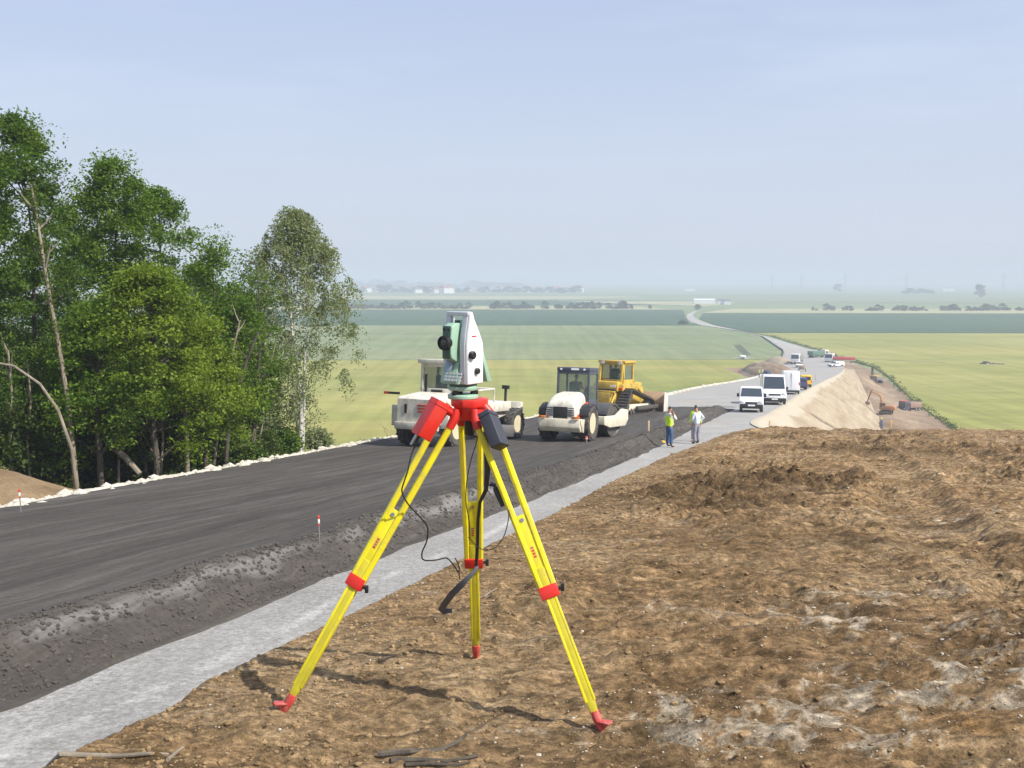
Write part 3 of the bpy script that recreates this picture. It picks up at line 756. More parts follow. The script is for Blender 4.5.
    # step plate sticks outwards, pressed level by the boot
    out = Vector((d.x, d.y, 0)).normalized(); side = Vector((-out.y, out.x, 0))
    c0 = P_(Lg-.040, 0, 0); bb = MB()
    vs = [c0 + side*.016, c0 - side*.016, c0 + out*.055 - side*.020 + Vector((0, 0, .004)), c0 + out*.062 + Vector((0, 0, .005)), c0 + out*.055 + side*.020 + Vector((0, 0, .004))]
    vs2 = [v - Vector((0, 0, .005)) for v in vs]
    bb.add(vs+vs2, [(0, 1, 2, 3, 4), (9, 8, 7, 6, 5)] + [(i, (i+1) % 5, 5+(i+1) % 5, 5+i) for i in range(5)])
    g0 = c0 - Vector((0, 0, .006)); dwn = P_(Lg+.005, 0, 0)
    bb.add([g0+side*.003, g0-side*.003, g0+out*.05+side*.003, g0+out*.05-side*.003, dwn+side*.003, dwn-side*.003], [(0, 2, 4), (1, 5, 3), (2, 3, 5, 4), (0, 1, 3, 2), (0, 4, 5, 1)])
    bb.build('step_plate', M['redfoot'], shoe, bevel=.0008)
    # hinge block of red casting
    bb = MB()
    hp = P_(-.01, 0)
    for sgn in (-1, 1):
        a0 = P_(-.035, sgn*sep[0]*.30, 0); a1 = P_(.045, sgn*sep[0]/2, 0)
        bb.tube([a0, P_(0, sgn*sep[0]*.47, 0), a1], [.017, .019, .0175], 10)
    bb.tube([P_(-.012, -sep[0]/2, 0), P_(-.012, sep[0]/2, 0)], .016, 10)
    bb.build('hinge_bracket', M['red'], r)
    return r, P_, wdir, nrm, d
dz = lambda px, py, Y: L(at(px, py, Y))
hl = dz(449, 415, 4.00); hr = dz(482.5, 416, 3.97); hm = dz(470.5, 415, 4.12)
fL = Vector((-.905, 3.97, 0)); fR = Vector((.333, 3.76, 0)); fM = Vector((-.160, 4.50, 0))
def gfoot(px, py):
    def pr(Y_):
        d_ = ray(px, py); return float(dirt_z(np.array([d_.x*Y_]), np.array([Y_]))[0])
    return hit(px, py, pr)
fl, fr, fm = L(gfoot(284, 711)), L(gfoot(601.5, 730)), L(gfoot(476, 657))
def rotw(hinge, foot, deg=0):
    rad = Vector((foot.x-hinge.x, foot.y-hinge.y, 0)).normalized()
    return Matrix.Rotation(R(deg), 3, 'Z') @ Vector((-rad.y, rad.x, 0))
def clampfrac(h, f, px, py):
    # length along the leg whose projection is nearest the pixel
    best = None
    for i in range(200):
        s_ = i/199; p = h.lerp(f, s_) + Vector((HC.x, HC.y, -1.78))
        d_ = ray(px, py); q = Vector((d_.x*p.y, p.y, d_.z*p.y)); e = (q-p).length
        if best is None or e < best[0]: best = (e, s_)
    return best[1]*(f-h).length
LL_ = tleg(hl, fl, None, clampfrac(hl, fl, 355, 581), wd=Vector((.98, -.2, 0)).normalized(), sep=(.058, .046))
RR_ = tleg(hr, fr, None, clampfrac(hr, fr, 547.5, 592), wd=Vector((1, .0, 0)), sep=(.068, .050))
MM_ = tleg(hm, fm, None, clampfrac(hm, fm, 471, 562), wd=Vector((1, 0, 0)), sep=(.080, .058))
# white cable clip ring etc. on head

# ================================================================== TOTAL STATION
ts = empty('total_station', (HC.x-.026, HC.y, top + .0), rz=R(-36), label='white and pale green surveying total station with a carrying handle mounted on the tripod', cat='surveying instrument')
# local frame: -Y is the front (towards camera, left), +X the sunlit cover side.   heights: 1px = 4.05 mm
px_ = .00405
b = MB()
b.lathe([(.058, .0), (.063, .003), (.063, .016), (.057, .020)], 24)
trb = b.build('tribrach', M['tsgreen'], ts, bevel=.0015)
for k in range(3):
    a0 = R(30+120*k); c = (.046*math.cos(a0), .046*math.sin(a0))
    b = MB(); b.lathe([(.015, .018), (.0165, .021), (.0165, .031), (.012, .034)], 14, c=(c[0], c[1], 0))
    b.build('foot_screw', M['blk'], trb)
b = MB(); b.lathe([(.046, .033), (.058, .036), (.060, .040), (.060, .050), (.050, .056)], 24); b.build('upper_plate', M['tsgreen'], trb, bevel=.001)
b = MB(); b.lathe([(.05, .050), (.058, .057), (.058, .066)], 24); b.build('base_ring', M['tsdark'], trb)
W, Dp = .124, .114
z0 = .064
# lower body (alidade) with sloping control panels
b = MB(); b.prism([(-Dp/2-.012, z0), (Dp/2+.012, z0), (Dp/2-.02, z0+.125), (-Dp/2+.035, z0+.125)], -W/2, W/2-.032)
body = b.build('lower_housing', M['tsgreen'], ts, bevel=.004)
b = MB(); b.prism([(-Dp/2-.020, z0+.008), (-Dp/2-.006, z0+.008), (-Dp/2+.028, z0+.110), (-Dp/2+.016, z0+.112)], -W/2+.004, W/2-.042)
kp = b.build('control_panel', M['tsgreen'], ts, bevel=.003)
b = MB(); b.prism([(-Dp/2-.0185, z0+.052), (-Dp/2-.0165, z0+.052), (-Dp/2+.008, z0+.100), (-Dp/2+.005, z0+.101)], -W/2+.022, W/2-.065); b.build('display', M['lcd'], kp, bevel=.0005)
b = MB()
for i in range(5):
    for j in range(3):
        b.box((-W/2+.030+i*.018, -Dp/2-.0165+j*.0045, z0+.018+j*.0125), (.012, .004, .008), rot=(R(-18), 0, 0))
b.build('keypad', M['tsgrey'], kp)
# rear panel leaning outwards
b = MB(); b.prism([(Dp/2+.064, z0), (Dp/2+.034, z0), (Dp/2-.006, z0+.122), (Dp/2+.008, z0+.128)], -W/2+.006, W/2-.006)
b.build('rear_control_panel', M['tsgreen'], ts, bevel=.003)
# standards
ztop = z0 + .288
def standard(x0, x1, m, name, both=None):
    b = MB()
    b.prism([(-Dp/2+.004, z0), (Dp/2-.004, z0), (Dp/2+.001, z0+.12), (Dp/2-.004, z0+.165), (Dp/2-.026, z0+.205), (Dp/2-.062, z0+.262), (Dp/2-.074, ztop), (-Dp/2+.026, ztop), (-Dp/2+.020, z0+.255), (-Dp/2+.008, z0+.20), (-Dp/2+.002, z0+.16)], x0, x1)
    return b.build(name, m, ts, bevel=.004, seg=3)
s1 = standard(W/2-.036, W/2-.008, M['tsgrey'], 'standard')
s2 = standard(-W/2+.002, -W/2+.026, M['tsgrey'], 'standard')
# white side cover, slightly proud
b = MB(); o2 = [(-Dp/2+.006, z0-.002), (Dp/2-.006, z0-.002), (Dp/2-.001, z0+.12), (Dp/2-.006, z0+.165), (Dp/2-.028, z0+.205), (Dp/2-.064, z0+.262), (Dp/2-.076, ztop+.002), (-Dp/2+.028, ztop+.002), (-Dp/2+.022, z0+.255), (-Dp/2+.010, z0+.20), (-Dp/2+.004, z0+.16)]
i2 = [(y*.93, z0+(z-z0)*.985+.003) for y, z in o2]
b.prism(o2, W/2-.007, W/2+.004, poly2=i2)
cov = b.build('side_cover', M['tswhite'], ts, bevel=.003, seg=3)
def knob(y, z, r, l, nm='drive_knob'):
    b = MB(); b.lathe([(r*.95, W/2+.002), (r, W/2+.006), (r, W/2+.004+l*.8), (r*.8, W/2+.004+l)], 20, axis='X', c=(0, y, z)); b.build(nm, M['blk'], cov)
knob(-Dp/2+.026, z0+.118, .0165, .018); knob(Dp/2-.054, z0+.052, .0125, .014)
b = MB(); b.tube([(W/2+.0045, Dp/2-.012, z0+.083), (W/2+.0045, -Dp/2+.006, z0+.083)], .0009, 5); b.build('panel_seam', M['tsgrey'], cov)
b = MB(); b.box((W/2+.0035, -.01, z0+.192), (.0018, .03, .006)); b.build('badge', M['red'], cov)
# axis disc between telescope and standard
b = MB(); b.lathe([(.026, W/2-.050), (.031, W/2-.046), (.031, W/2-.036)], 28, axis='X', c=(0, -.004, z0+.168)); b.build('trunnion_disc', M['tswhite'], ts)
b = MB(); b.lathe([(.026, -W/2+.04), (.028, -W/2+.026)], 28, axis='X', c=(0, -.004, z0+.168)); b.build('trunnion_disc', M['tsgrey'], ts)
# telescope
tx0, tx1 = -W/2+.030, W/2-.046
b = MB()
oT = [(-.090, .105), (-.094, .125), (-.094, .185), (-.086, .232), (-.060, .246), (.020, .244), (.055, .222), (.064, .16), (.052, .115), (.02, .092), (-.06, .090)]
b.prism([(y, z0+z) for y, z in oT], tx0, tx1)
tel = b.build('telescope', M['tsgreen'], ts, bevel=.005, seg=3)
b = MB(); b.prism([(-.0965, z0+.108), (-.0925, z0+.104), (-.0885, z0+.233), (-.0925, z0+.235)], tx0+.004, tx1-.004); b.build('telescope_front', M['tsdark'], tel, bevel=.001)
b = MB(); cx = (tx0+tx1)/2
b.lathe([(.0265, -.088), (.0285, -.096), (.0285, -.116), (.0255, -.118), (.0240, -.112)], 28, axis='Y', c=(cx, 0, z0+.168)); ob = b.build('objective', M['blk'], tel)
b = MB(); b.lathe([(.001, -.1125), (.012, -.1122), (.0238, -.1105)], 28, axis='Y', c=(cx, 0, z0+.168)); b.build('lens', M['lens'], ob)
b = MB(); b.lathe([(.018, .060), (.019, .066), (.019, .080), (.014, .092)], 20, axis='Y', c=(cx, 0, z0+.15)); b.build('eyepiece', M['blk'], tel)
b = MB(); b.box((cx, -.01, z0+.250), (.014, .05, .012)); b.build('collimator', M['tsdark'], tel, bevel=.002)
for sx_ in (-.012, .012):
    b = MB(); b.lathe([(.0045, -.0935), (.0045, -.098)], 12, axis='Y', c=(cx+sx_, 0, z0+.222)); b.build('guide_light', M['blk'], tel)
# carrying handle
b = MB()
b.box((0, -.024, ztop-.006), (W-.012, .024, .018))
b.box((-W/2+.012, -.024, ztop-.030), (.014, .022, .05))
b.box((W/2-.020, -.024, ztop-.030), (.014, .022, .05))
b.build('handle', M['tsgrey'], ts, bevel=.004, seg=3)
b = MB()
# ================================================================== BATTERY CASES, CABLES, STRAP
def case(name, m, pxa, pxb, Y0, Y1, wpx, depth, label, sidem=None, yaw=0):
    """case lying along a leg from pixel a (top) to b (bottom)"""
    a0, a1 = at(*pxa, Y0), at(*pxb, Y1)
    o = empty(name, a0.lerp(a1, .5), label=label, cat='case')
    d = (a1-a0); Lc = d.length; d.normalize()
    wv = Vector((1, yaw, 0)); wv = (wv - d*wv.dot(d)).normalized(); nv = d.cross(wv).normalized()
    mt = Matrix((wv, nv, d)).transposed().to_4x4()
    wm = wpx*.00402
    b = MB(); b.box((0, 0, 0), (wm, depth, Lc), mat=mt); sh = b.build('shell', m, o, bevel=.004, seg=3)
    b = MB(); b.box((0, 0, -Lc/2+.020), (wm+.004, depth+.004, .003), mat=mt); b.build('lid_seam', sidem or M['blk'], o, bevel=.001)
    return o, mt, Lc, wm
rc, mt, Lc, wm = case('red_battery_case', M['red'], (441, 401), (420.5, 437), 3.93, 3.90, 15, .075, 'long red plastic battery case hanging on the left tripod leg below the instrument', M['red'], yaw=.55)
b = MB(); b.cyl(Vector((-.02, 0, Lc/2)), Vector((-.02, 0, Lc/2+.045)), .006, 10, mat=mt); b.build('plug', M['steel'], rc)
bc, mt, Lc, wm = case('black_battery_case', M['slate'], (487, 413), (500.5, 447), 3.93, 3.86, 12.5, .080, 'dark grey battery case strapped on the right tripod leg', M['slated'], yaw=-.5)
def cable(name, px, r, m, label, cat, smooth_n=6, sub=True):
    P = [at(x, y, Y_) for x, y, Y_ in px]
    Q = []
    for i in range(len(P)-1):      # Catmull-Rom
        p0, p1, p2, p3 = P[max(i-1, 0)], P[i], P[i+1], P[min(i+2, len(P)-1)]
        for k in range(smooth_n):
            t = k/smooth_n
            Q.append(.5*((2*p1)+(p2-p0)*t+(2*p0-5*p1+4*p2-p3)*t*t+(-p0+3*p1-3*p2+p3)*t**3))
    Q.append(P[-1])
    b = MB(); b.tube(Q, r, 7); o = b.build(name, m)
    return tag(o, label, cat)
cable('cable', [(415, 446, 3.90), (411, 456, 3.89), (408, 470, 3.88), (404, 482, 3.87), (402, 492, 3.87), (408, 504, 3.90), (418, 515, 3.95), (427, 526, 4.0), (427, 540, 4.02), (422, 553, 4.05), (424, 560, 4.1), (436, 560, 4.18), (446, 558, 4.25), (452, 563, 4.35), (458, 572, 4.42)], .0032, M['blk'], 'thin black cable looping from the red battery case down to the middle tripod leg', 'cable')
cable('cable', [(480, 420, 4.0), (477, 440, 4.05), (471, 460, 4.08), (467, 480, 4.12), (466, 502, 4.15), (469, 520, 4.18), (470, 540, 4.2)], .0022, M['blk'], 'thin black cord running down between the rails of the middle leg', 'cable')
cable('cable', [(509, 510, 3.86), (508, 522, 3.86), (503, 538, 3.9), (494, 548, 3.98), (484, 550, 4.1), (476, 545, 4.2), (468, 537, 4.24)], .0020, M['blk'], 'fine black cord drooping from the right tripod leg to the middle one', 'cable')
cable('cable', [(455, 558, 4.30), (459, 566, 4.30), (459, 574, 4.31), (460, 579, 4.33)], .0028, M['blk'], 'short black cord end hanging left of the middle leg clamp', 'cable')
# grey carrying strap hanging from the middle leg
b = MB()
def strap(pts, w_, name, label, m=M['strap']):
    P = [at(x, y, Y_) for x, y, Y_ in pts]; vs = []; fs = []
    for i, p in enumerate(P):
        d_ = (P[min(i+1, len(P)-1)] - P[max(i-1, 0)]).normalized()
        n_ = d_.cross(Vector((0, 1, 0))).normalized()
        th_ = Vector((0, .0018, 0))
        ww = w_[i] if isinstance(w_, list) else w_
        vs += [p+n_*ww/2-th_, p-n_*ww/2-th_, p-n_*ww/2+th_, p+n_*ww/2+th_]
    for i in range(len(P)-1):
        for k in range(4): fs.append((i*4+k, i*4+(k+1) % 4, i*4+4+(k+1) % 4, i*4+4+k))
    fs += [(0, 1, 2, 3), tuple(len(vs)-1-k for k in range(4))]
    b = MB().add(vs, fs); return tag(b.build(name, m, sub=0), label, 'strap')
strap([(478, 566, 4.24), (471, 575, 4.22), (460, 586, 4.24), (452, 594, 4.28), (446, 602, 4.36), (441, 610, 4.46), (444, 611.5, 4.50), (452, 610.5, 4.50)], [.012, .02, .028, .030, .030, .03, .03, .02], 'carrying_strap', 'grey webbing strap dangling from the middle leg clamp onto the dirt')
strap([(484, 432, 4.06), (487, 450, 4.08), (487.5, 470, 4.1), (486, 490, 4.12), (480, 502, 4.14), (478, 520, 4.16), (477.5, 545, 4.20), (476, 566, 4.22)], [.022, .024, .024, .018, .014, .014, .014, .014], 'carrying_strap', 'black strap running down the right rail of the middle leg', M['blk'])
# black hook clipped behind the right leg
kb = empty('tripod_clip', at(499, 495, 3.93), label='black plastic clip holder fixed behind the right tripod leg', cat='clip')
b = MB(); p0, p1 = at(495, 487, 3.93)-kb.location, at(504, 506, 3.91)-kb.location
b.tube([p0, p0.lerp(p1, .3), p1], [.010, .014, .013], 10); b.build('grip', M['blk'], kb)
b = MB(); b.tube([p0+Vector((.002, 0, .004)), p0+Vector((-.014, 0, .012)), p0+Vector((-.022, 0, .004))], [.009, .008, .005], 8); b.build('hook', M['blk'], kb)
print('tripod done')
# ================================================================== TREES
def leafmat(name, cols, rough=.55, trans=.48, sc=.6):
    m, t, b = nt(name)
    n = t.nodes.new('ShaderNodeTexNoise'); n.inputs['Scale'].default_value = sc; n.inputs['Detail'].default_value = 4
    c = t.nodes.new('ShaderNodeTexCoord'); t.links.new(c.outputs['Object'], n.inputs['Vector'])
    n2 = t.nodes.new('ShaderNodeTexWhiteNoise'); g = t.nodes.new('ShaderNodeNewGeometry')
    ra = t.nodes.new('ShaderNodeMath'); ra.operation = 'MULTIPLY_ADD'; ra.inputs[1].default_value = .38; t.links.new(g.outputs['Random Per Island'], ra.inputs[0])
    s1 = t.nodes.new('ShaderNodeMath'); s1.operation = 'MULTIPLY'; s1.inputs[1].default_value = .62; t.links.new(n.outputs['Fac'], s1.inputs[0]); t.links.new(s1.outputs[0], ra.inputs[2])
    col = ramp(t, ra.outputs[0], [(.25, cols[0]), (.5, cols[1]), (.78, cols[2])])
    t.links.new(col, b.inputs['Base Color']); b.inputs['Roughness'].default_value = rough; b.inputs['Specular IOR Level'].default_value = .25
    tr = t.nodes.new('ShaderNodeBsdfTranslucent'); t.links.new(mixc(t, 1, col, (1.2, 1.25, .5), 'MULTIPLY'), tr.inputs['Color'])
    mx_ = t.nodes.new('ShaderNodeMixShader'); mx_.inputs[0].default_value = trans
    t.links.new(b.outputs[0], mx_.inputs[1]); t.links.new(tr.outputs[0], mx_.inputs[2]); t.links.new(mx_.outputs[0], t.nodes['Material Output'].inputs['Surface'])
    return m
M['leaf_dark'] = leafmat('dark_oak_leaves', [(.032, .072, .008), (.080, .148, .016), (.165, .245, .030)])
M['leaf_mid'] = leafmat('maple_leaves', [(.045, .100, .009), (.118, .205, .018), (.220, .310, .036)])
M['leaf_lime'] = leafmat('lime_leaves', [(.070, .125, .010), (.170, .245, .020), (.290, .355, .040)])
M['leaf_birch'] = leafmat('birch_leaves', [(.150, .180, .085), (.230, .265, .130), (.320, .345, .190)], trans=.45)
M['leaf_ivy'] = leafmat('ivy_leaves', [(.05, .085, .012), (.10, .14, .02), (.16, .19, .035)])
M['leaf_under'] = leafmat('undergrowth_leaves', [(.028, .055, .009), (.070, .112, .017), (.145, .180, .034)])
def bark(name, a, b_, sc=(3, 3, .6)):
    m, t, bs = nt(name)
    f = tex(t, 2.2, 8, .65, mapping=sc); t.links.new(ramp(t, f, [(.35, a), (.65, b_)]), bs.inputs['Base Color'])
    bs.inputs['Roughness'].default_value = .9; bump(t, bs, f, .6, .03); return m
M['bark'] = bark('grey_brown_bark', (.045, .036, .026), (.12, .10, .075))
M['bark_pale'] = bark('pale_dry_bark', (.16, .13, .095), (.32, .27, .20))
M['bark_birch'] = bark('white_birch_bark', (.32, .30, .27), (.72, .70, .66), (1.2, 1.2, 5))

def curve_pts(p0, p1, sag=0, n=7, wob=.04, seed=0):
    r_ = random.Random(seed); L_ = (p1-p0).length; out = []
    o1 = Vector((r_.uniform(-1, 1), r_.uniform(-1, 1), 0)); 
    for i in range(n):
        t = i/(n-1); p = p0.lerp(p1, t) + o1*math.sin(t*math.pi)*wob*L_ + Vector((0, 0, -sag*L_*t*t + sag*L_*t))
        out.append(p + Vector((r_.uniform(-1, 1), r_.uniform(-1, 1), 0))*L_*.008*(0 < i < n-1))
    return out
def leaves(C, N, rad, size, up=.5, squash=.45, droop=0):
    """C cluster centres (k,3); N leaves per cluster; returns quads"""
    k = len(C); tot = k*N
    rr_ = np.repeat(rad, N) if np.ndim(rad) else np.full(tot, rad)
    dirs = rng.normal(size=(tot, 3)); dirs /= np.linalg.norm(dirs, axis=1)[:, None]
    rad_ = rng.random(tot)**.5
    P = np.repeat(C, N, 0) + dirs*(rr_*rad_)[:, None]*np.array([1, 1, squash])
    P[:, 2] -= droop*rr_*rad_**2
    nrm = rng.normal(size=(tot, 3)); nrm /= np.linalg.norm(nrm, axis=1)[:, None]; nrm[:, 2] = np.abs(nrm[:, 2]) + up; nrm /= np.linalg.norm(nrm, axis=1)[:, None]
    a_ = np.cross(nrm, rng.normal(size=(tot, 3))); a_ /= np.linalg.norm(a_, axis=1)[:, None]
    b_ = np.cross(nrm, a_)
    s_ = size*(.6+.8*rng.random(tot))[:, None]
    # leaf: a folded rhombus (two triangles via quad)
    V = np.stack([P - a_*s_, P - b_*s_*.55 + nrm*s_*.12, P + a_*s_, P + b_*s_*.55 + nrm*s_*.12], 1).reshape(-1, 3)
    Fq = np.arange(tot*4).reshape(-1, 4)
    return V, Fq
def tree(name, base, height, rx, leafm, barkm, label, group, trunk_r=.16, lean=(0, 0), crown_lo=.25, crown_c=None, n_cl=120, per=90, size=.10, clr=.75, squash=.75, seed=0, shape=1.0, stems=None, droop=0, ry=None, cat='tree', lobes=6, gap=0.0, up=.3):
    rs_ = np.random.default_rng(seed); rnd = random.Random(seed)
    base = Vector(base); root = empty(name, base, label=label, cat=cat, group=group)
    tops = stems or [(lean[0], lean[1], height*.93, trunk_r)]
    tb = MB(); spine = []
    for (lx, ly, hh, r0) in tops:
        pts = curve_pts(Vector((0, 0, -.4)), Vector((lx, ly, hh)), 0, 9, .03, seed+int(hh*10))
        tb.tube(pts, [max(.012, r0*(1-i/8.6)**.85) for i in range(9)], 8)
        spine.append(pts)
    # crown cluster centres, in an uneven volume
    ry = ry or rx*.9
    cz0, cz1 = height*crown_lo, height
    lob = [(rs_.normal()*rx*.42, rs_.normal()*ry*.42, rs_.uniform(.15, .95)) for _ in range(lobes)]
    C = []
    while len(C) < n_cl:
        t = rs_.random()
        w_ = math.sin(math.pi*min(1, max(.02, (t*.86+.12)))**(shape))**.75
        a_ = rs_.random()*2*math.pi; q = rs_.random()**.42
        x, y = math.cos(a_)*rx*w_*q, math.sin(a_)*ry*w_*q
        keep = min(((x-l[0])/rx)**2+((y-l[1])/ry)**2+((t-l[2])*1.6)**2 for l in lob)
        if keep > .16 + .30*rs_.random(): continue
        cx_, cy_ = lean[0]*t + (crown_c[0] if crown_c else 0), lean[1]*t + (crown_c[1] if crown_c else 0)
        C.append((x+cx_, y+cy_, cz0 + t*(cz1-cz0)-clr*.3))
    C = np.array(C)
    # limbs reach out to a share of the clusters
    for i in range(0, len(C), max(1, len(C)//26)):
        c = Vector(C[i]); sp = spine[i % len(spine)]
        tz = max(.25*height*crown_lo, c.z - rnd.uniform(.25, .5)*Vector((c.x, c.y)).length - .4)
        k_ = min(range(9), key=lambda q: abs(sp[q].z - tz)); st = sp[k_]
        tb.tube(curve_pts(st, c, .12, 5, .05, seed+i), [trunk_r*.32*(1-.55*k_/8), trunk_r*.24, trunk_r*.17, trunk_r*.11, .010], 5)
    tr_ = tb.build('trunk', barkm, root)
    rad = clr*(.45+1.0*rs_.random(len(C))**1.5)
    V, Fq = leaves(C, per, rad, size, up, squash, droop)
    npmesh('crown', V, Fq, leafm, root)
    return root
def hz_(x, y): return float(hill_z(np.array([x]), np.array([y]))[0])
GT = 'trees at the edge of the wood left of the road'
def plant_px(px, Y_, top_px):
    """tree whose crown top shows at (px, top_px) at depth Y"""
    p = at(px, top_px, Y_); z = hz_(p.x, Y_)
    return (p.x, Y_, z), p.z - z
T = [  # px, depth, top_y, rx, leaf, label, kw
 (-70, 30, 60, 3.8, 'leaf_dark', 'dark leafy tree mostly cut off by the left edge of the photo', dict(n_cl=190, per=120, crown_lo=.10)),
 (15, 33, 112, 2.6, 'leaf_dark', 'tall dark green tree with tufted crown above the slender ivy-clad trunk at far left', dict(n_cl=200, per=105, crown_lo=.12, lobes=9)),
 (60, 39, 200, 2.8, 'leaf_dark', 'deep shaded tree filling the dip behind the slender ivy-clad trunk', dict(n_cl=150, per=110, crown_lo=.05)),
 (112, 36, 158, 2.7, 'leaf_mid', 'tall rounded green tree with the second highest crown top in the wood', dict(n_cl=210, per=105, crown_lo=.12, lobes=9)),
 (158, 38, 186, 2.4, 'leaf_mid', 'full green tree sloping down to the right, just right of the second highest crown', dict(n_cl=170, per=105, crown_lo=.12, lobes=8)),
 (148, 31, 265, 2.3, 'leaf_lime', 'bright yellow-green tree with layered sprays in front of the taller trees', dict(n_cl=150, per=100, crown_lo=.22, squash=.5, lobes=9)),
 (100, 30.5, 300, 1.9, 'leaf_mid', 'low mid green tree in front of the wood with drooping sprays over a dark trunk', dict(n_cl=105, per=95, crown_lo=.20, squash=.55)),
 (208, 37, 232, 2.0, 'leaf_mid', 'slim green tree with an open top where the wood steps down towards the birch', dict(n_cl=110, per=95, crown_lo=.15)),
 (240, 38, 246, 1.8, 'leaf_mid', 'young green tree with thin leaning trunk directly left of the birch', dict(n_cl=90, per=85, crown_lo=.30, lean=(.6, 0))),
 (200, 33.5, 318, 1.5, 'leaf_lime', 'short lime green tree low down between the bright layered tree and the birch', dict(n_cl=75, per=95, crown_lo=.26, squash=.6)),
 (-40, 38, 130, 3.0, 'leaf_dark', 'dark tree deep in the wood at the left edge, mostly hidden by its neighbours', dict(n_cl=120, per=100, crown_lo=.05)),
 (195, 43, 262, 2.6, 'leaf_dark', 'dark tree standing deeper in the wood behind the short lime green one', dict(n_cl=120, per=100, crown_lo=.05)),
]
for i, (px, Yd, ty, rx, lm, lab, kw) in enumerate(T):
    kw['per'] = int(kw['per']*1.6); kw['n_cl'] = int(kw['n_cl']*1.25)
    b0, h0_ = plant_px(px, Yd, ty)
    tree('broadleaf_tree', b0, h0_, rx, M[lm], M['bark'], lab, GT, seed=100+i*7, size=.058, clr=.62, trunk_r=.13, **kw)
# the birch
b0, h0_ = plant_px(285, 42.5, 208)
pb = at(302, 452, 41.0)
zb = hz_(pb.x, 41.0)
hB = at(280, 207, 41.0).z - zb
tree('birch_tree', (pb.x, 41.0, zb), hB, 3.1, M['leaf_birch'], M['bark_birch'], 'silver birch with white twin trunks and drooping grey-green foliage, rightmost of the wood', GT,
     seed=31, size=.052, clr=.48, squash=1.3, n_cl=430, per=115, crown_lo=.06, droop=1.1, trunk_r=.09, stems=[(-.75, .1, hB*.9, .105), (.55, -.1, hB*.72, .085), (-.3, .3, hB*.8, .06)], crown_c=(-.1, 0), lobes=16, shape=.9, up=.1)
# thin bare trunks along the edge
def pole(px, r0, r1, label, name='bare_tree', ivy=0, m='bark_pale', twigs=3, seed=0):
    P = [at(x, y, Y_) for x, y, Y_ in px]; base = P[0].copy(); base.z = min(base.z, hz_(base.x, base.y)+.05)
    root = empty(name, base, label=label, cat='tree', group='thin bare trunks at the wood edge')
    Q = [p-base for p in P]; Q[0] = Q[0] + Vector((0, 0, -.3)); b = MB(); n_ = len(Q)
    b.tube(Q, [r0+(r1-r0)*i/(n_-1) for i in range(n_)], 8)
    rn = random.Random(seed)
    for k in range(twigs):
        i = rn.randrange(n_//2, n_-1); s0 = Q[i].lerp(Q[i+1], rn.random()); dd = Vector((rn.choice((-1, 1))*rn.uniform(.2, .5), rn.uniform(-.3, .3), rn.uniform(.4, .8)))
        b.tube([s0, s0+dd*.5+Vector((0, 0, -.05)), s0+dd], [r1*.8+.01, r1*.6+.006, .006], 5)
    b.build('trunk', M[m], root)
    if ivy:
        C = np.array([Q[i].lerp(Q[i+1], t)[:] for i in range(n_-1) for t in np.linspace(0, 1, ivy)])
        C[:, :2] += rng.normal(size=(len(C), 2))*.03
        V, Fq = leaves(C, 22, .15, .045, .1, 1.3); npmesh('ivy', V, Fq, M['leaf_ivy'], root)
    return root
pole([(76, 478, 29.5), (72, 440, 29.4), (66, 390, 29.3), (58, 340, 29.2), (50, 300, 29.1), (42, 250, 29), (36, 212, 29), (31, 185, 29)], .085, .028, 'tall slender leaning trunk wrapped with pale ivy, near the left edge', ivy=9, twigs=5, seed=3)
pole([(77, 484, 28.6), (72, 450, 28.5), (58, 410, 28.4), (40, 384, 28.3), (14, 366, 28.2), (-20, 360, 28.2)], .06, .028, 'thin bare trunk bowed over to the left in an arch beside the ivy-clad one', twigs=1, seed=5)
pole([(12, 472, 29.5), (10, 430, 29.5), (12, 395, 29.5), (8, 350, 29.5)], .05, .03, 'thin pale upright trunk at the extreme left above the spoil bank', seed=6)
pole([(187, 475, 33), (187, 440, 33), (185, 410, 33), (186, 380, 33)], .085, .06, 'stout pale upright trunk near the middle of the wood edge', seed=7, twigs=1)
pole([(203, 473, 34), (204, 440, 34), (204, 410, 34), (205, 385, 34)], .06, .04, 'pale straight trunk just right of the stout upright one', seed=8, twigs=1)
pole([(212, 472, 34.5), (218, 430, 34.5), (226, 390, 34.5), (233, 350, 34.5), (240, 320, 34.5)], .06, .03, 'pale trunk leaning gently right, left of the forked dark one', seed=9, twigs=2)
pole([(225, 467, 35.5), (228, 430, 35.5), (236, 395, 35.5), (247, 360, 35.5), (258, 332, 35.5)], .08, .04, 'brown forked trunk leaning right towards the birch', seed=10, twigs=3, m='bark')
pole([(147, 478, 33), (143, 440, 33), (140, 400, 33), (132, 370, 33)], .07, .05, 'grey trunk leaning a little left under the bright layered tree', seed=11, twigs=1)
pole([(118, 478, 31.5), (119, 440, 31.5), (116, 400, 31.5), (117, 360, 31.5)], .05, .035, 'thin pale trunk upright in the undergrowth between the fallen log and the lime tree', seed=12, twigs=1)
pole([(160, 476, 32.3), (163, 440, 32.3), (161, 405, 32.3)], .045, .03, 'thin grey trunk between the grey leaning and the stout upright trunks', seed=13, twigs=1)
pole([(255, 466, 38.5), (262, 425, 38.5), (266, 385, 38.5), (275, 345, 38.5)], .045, .025, 'slim pale trunk leaning right directly left of the birch', seed=14, twigs=1)
pole([(30, 476, 29.8), (27, 440, 29.8), (31, 400, 29.8), (27, 360, 29.8)], .04, .025, 'thin grey trunk right of the pale one at the extreme left', seed=15, twigs=1)
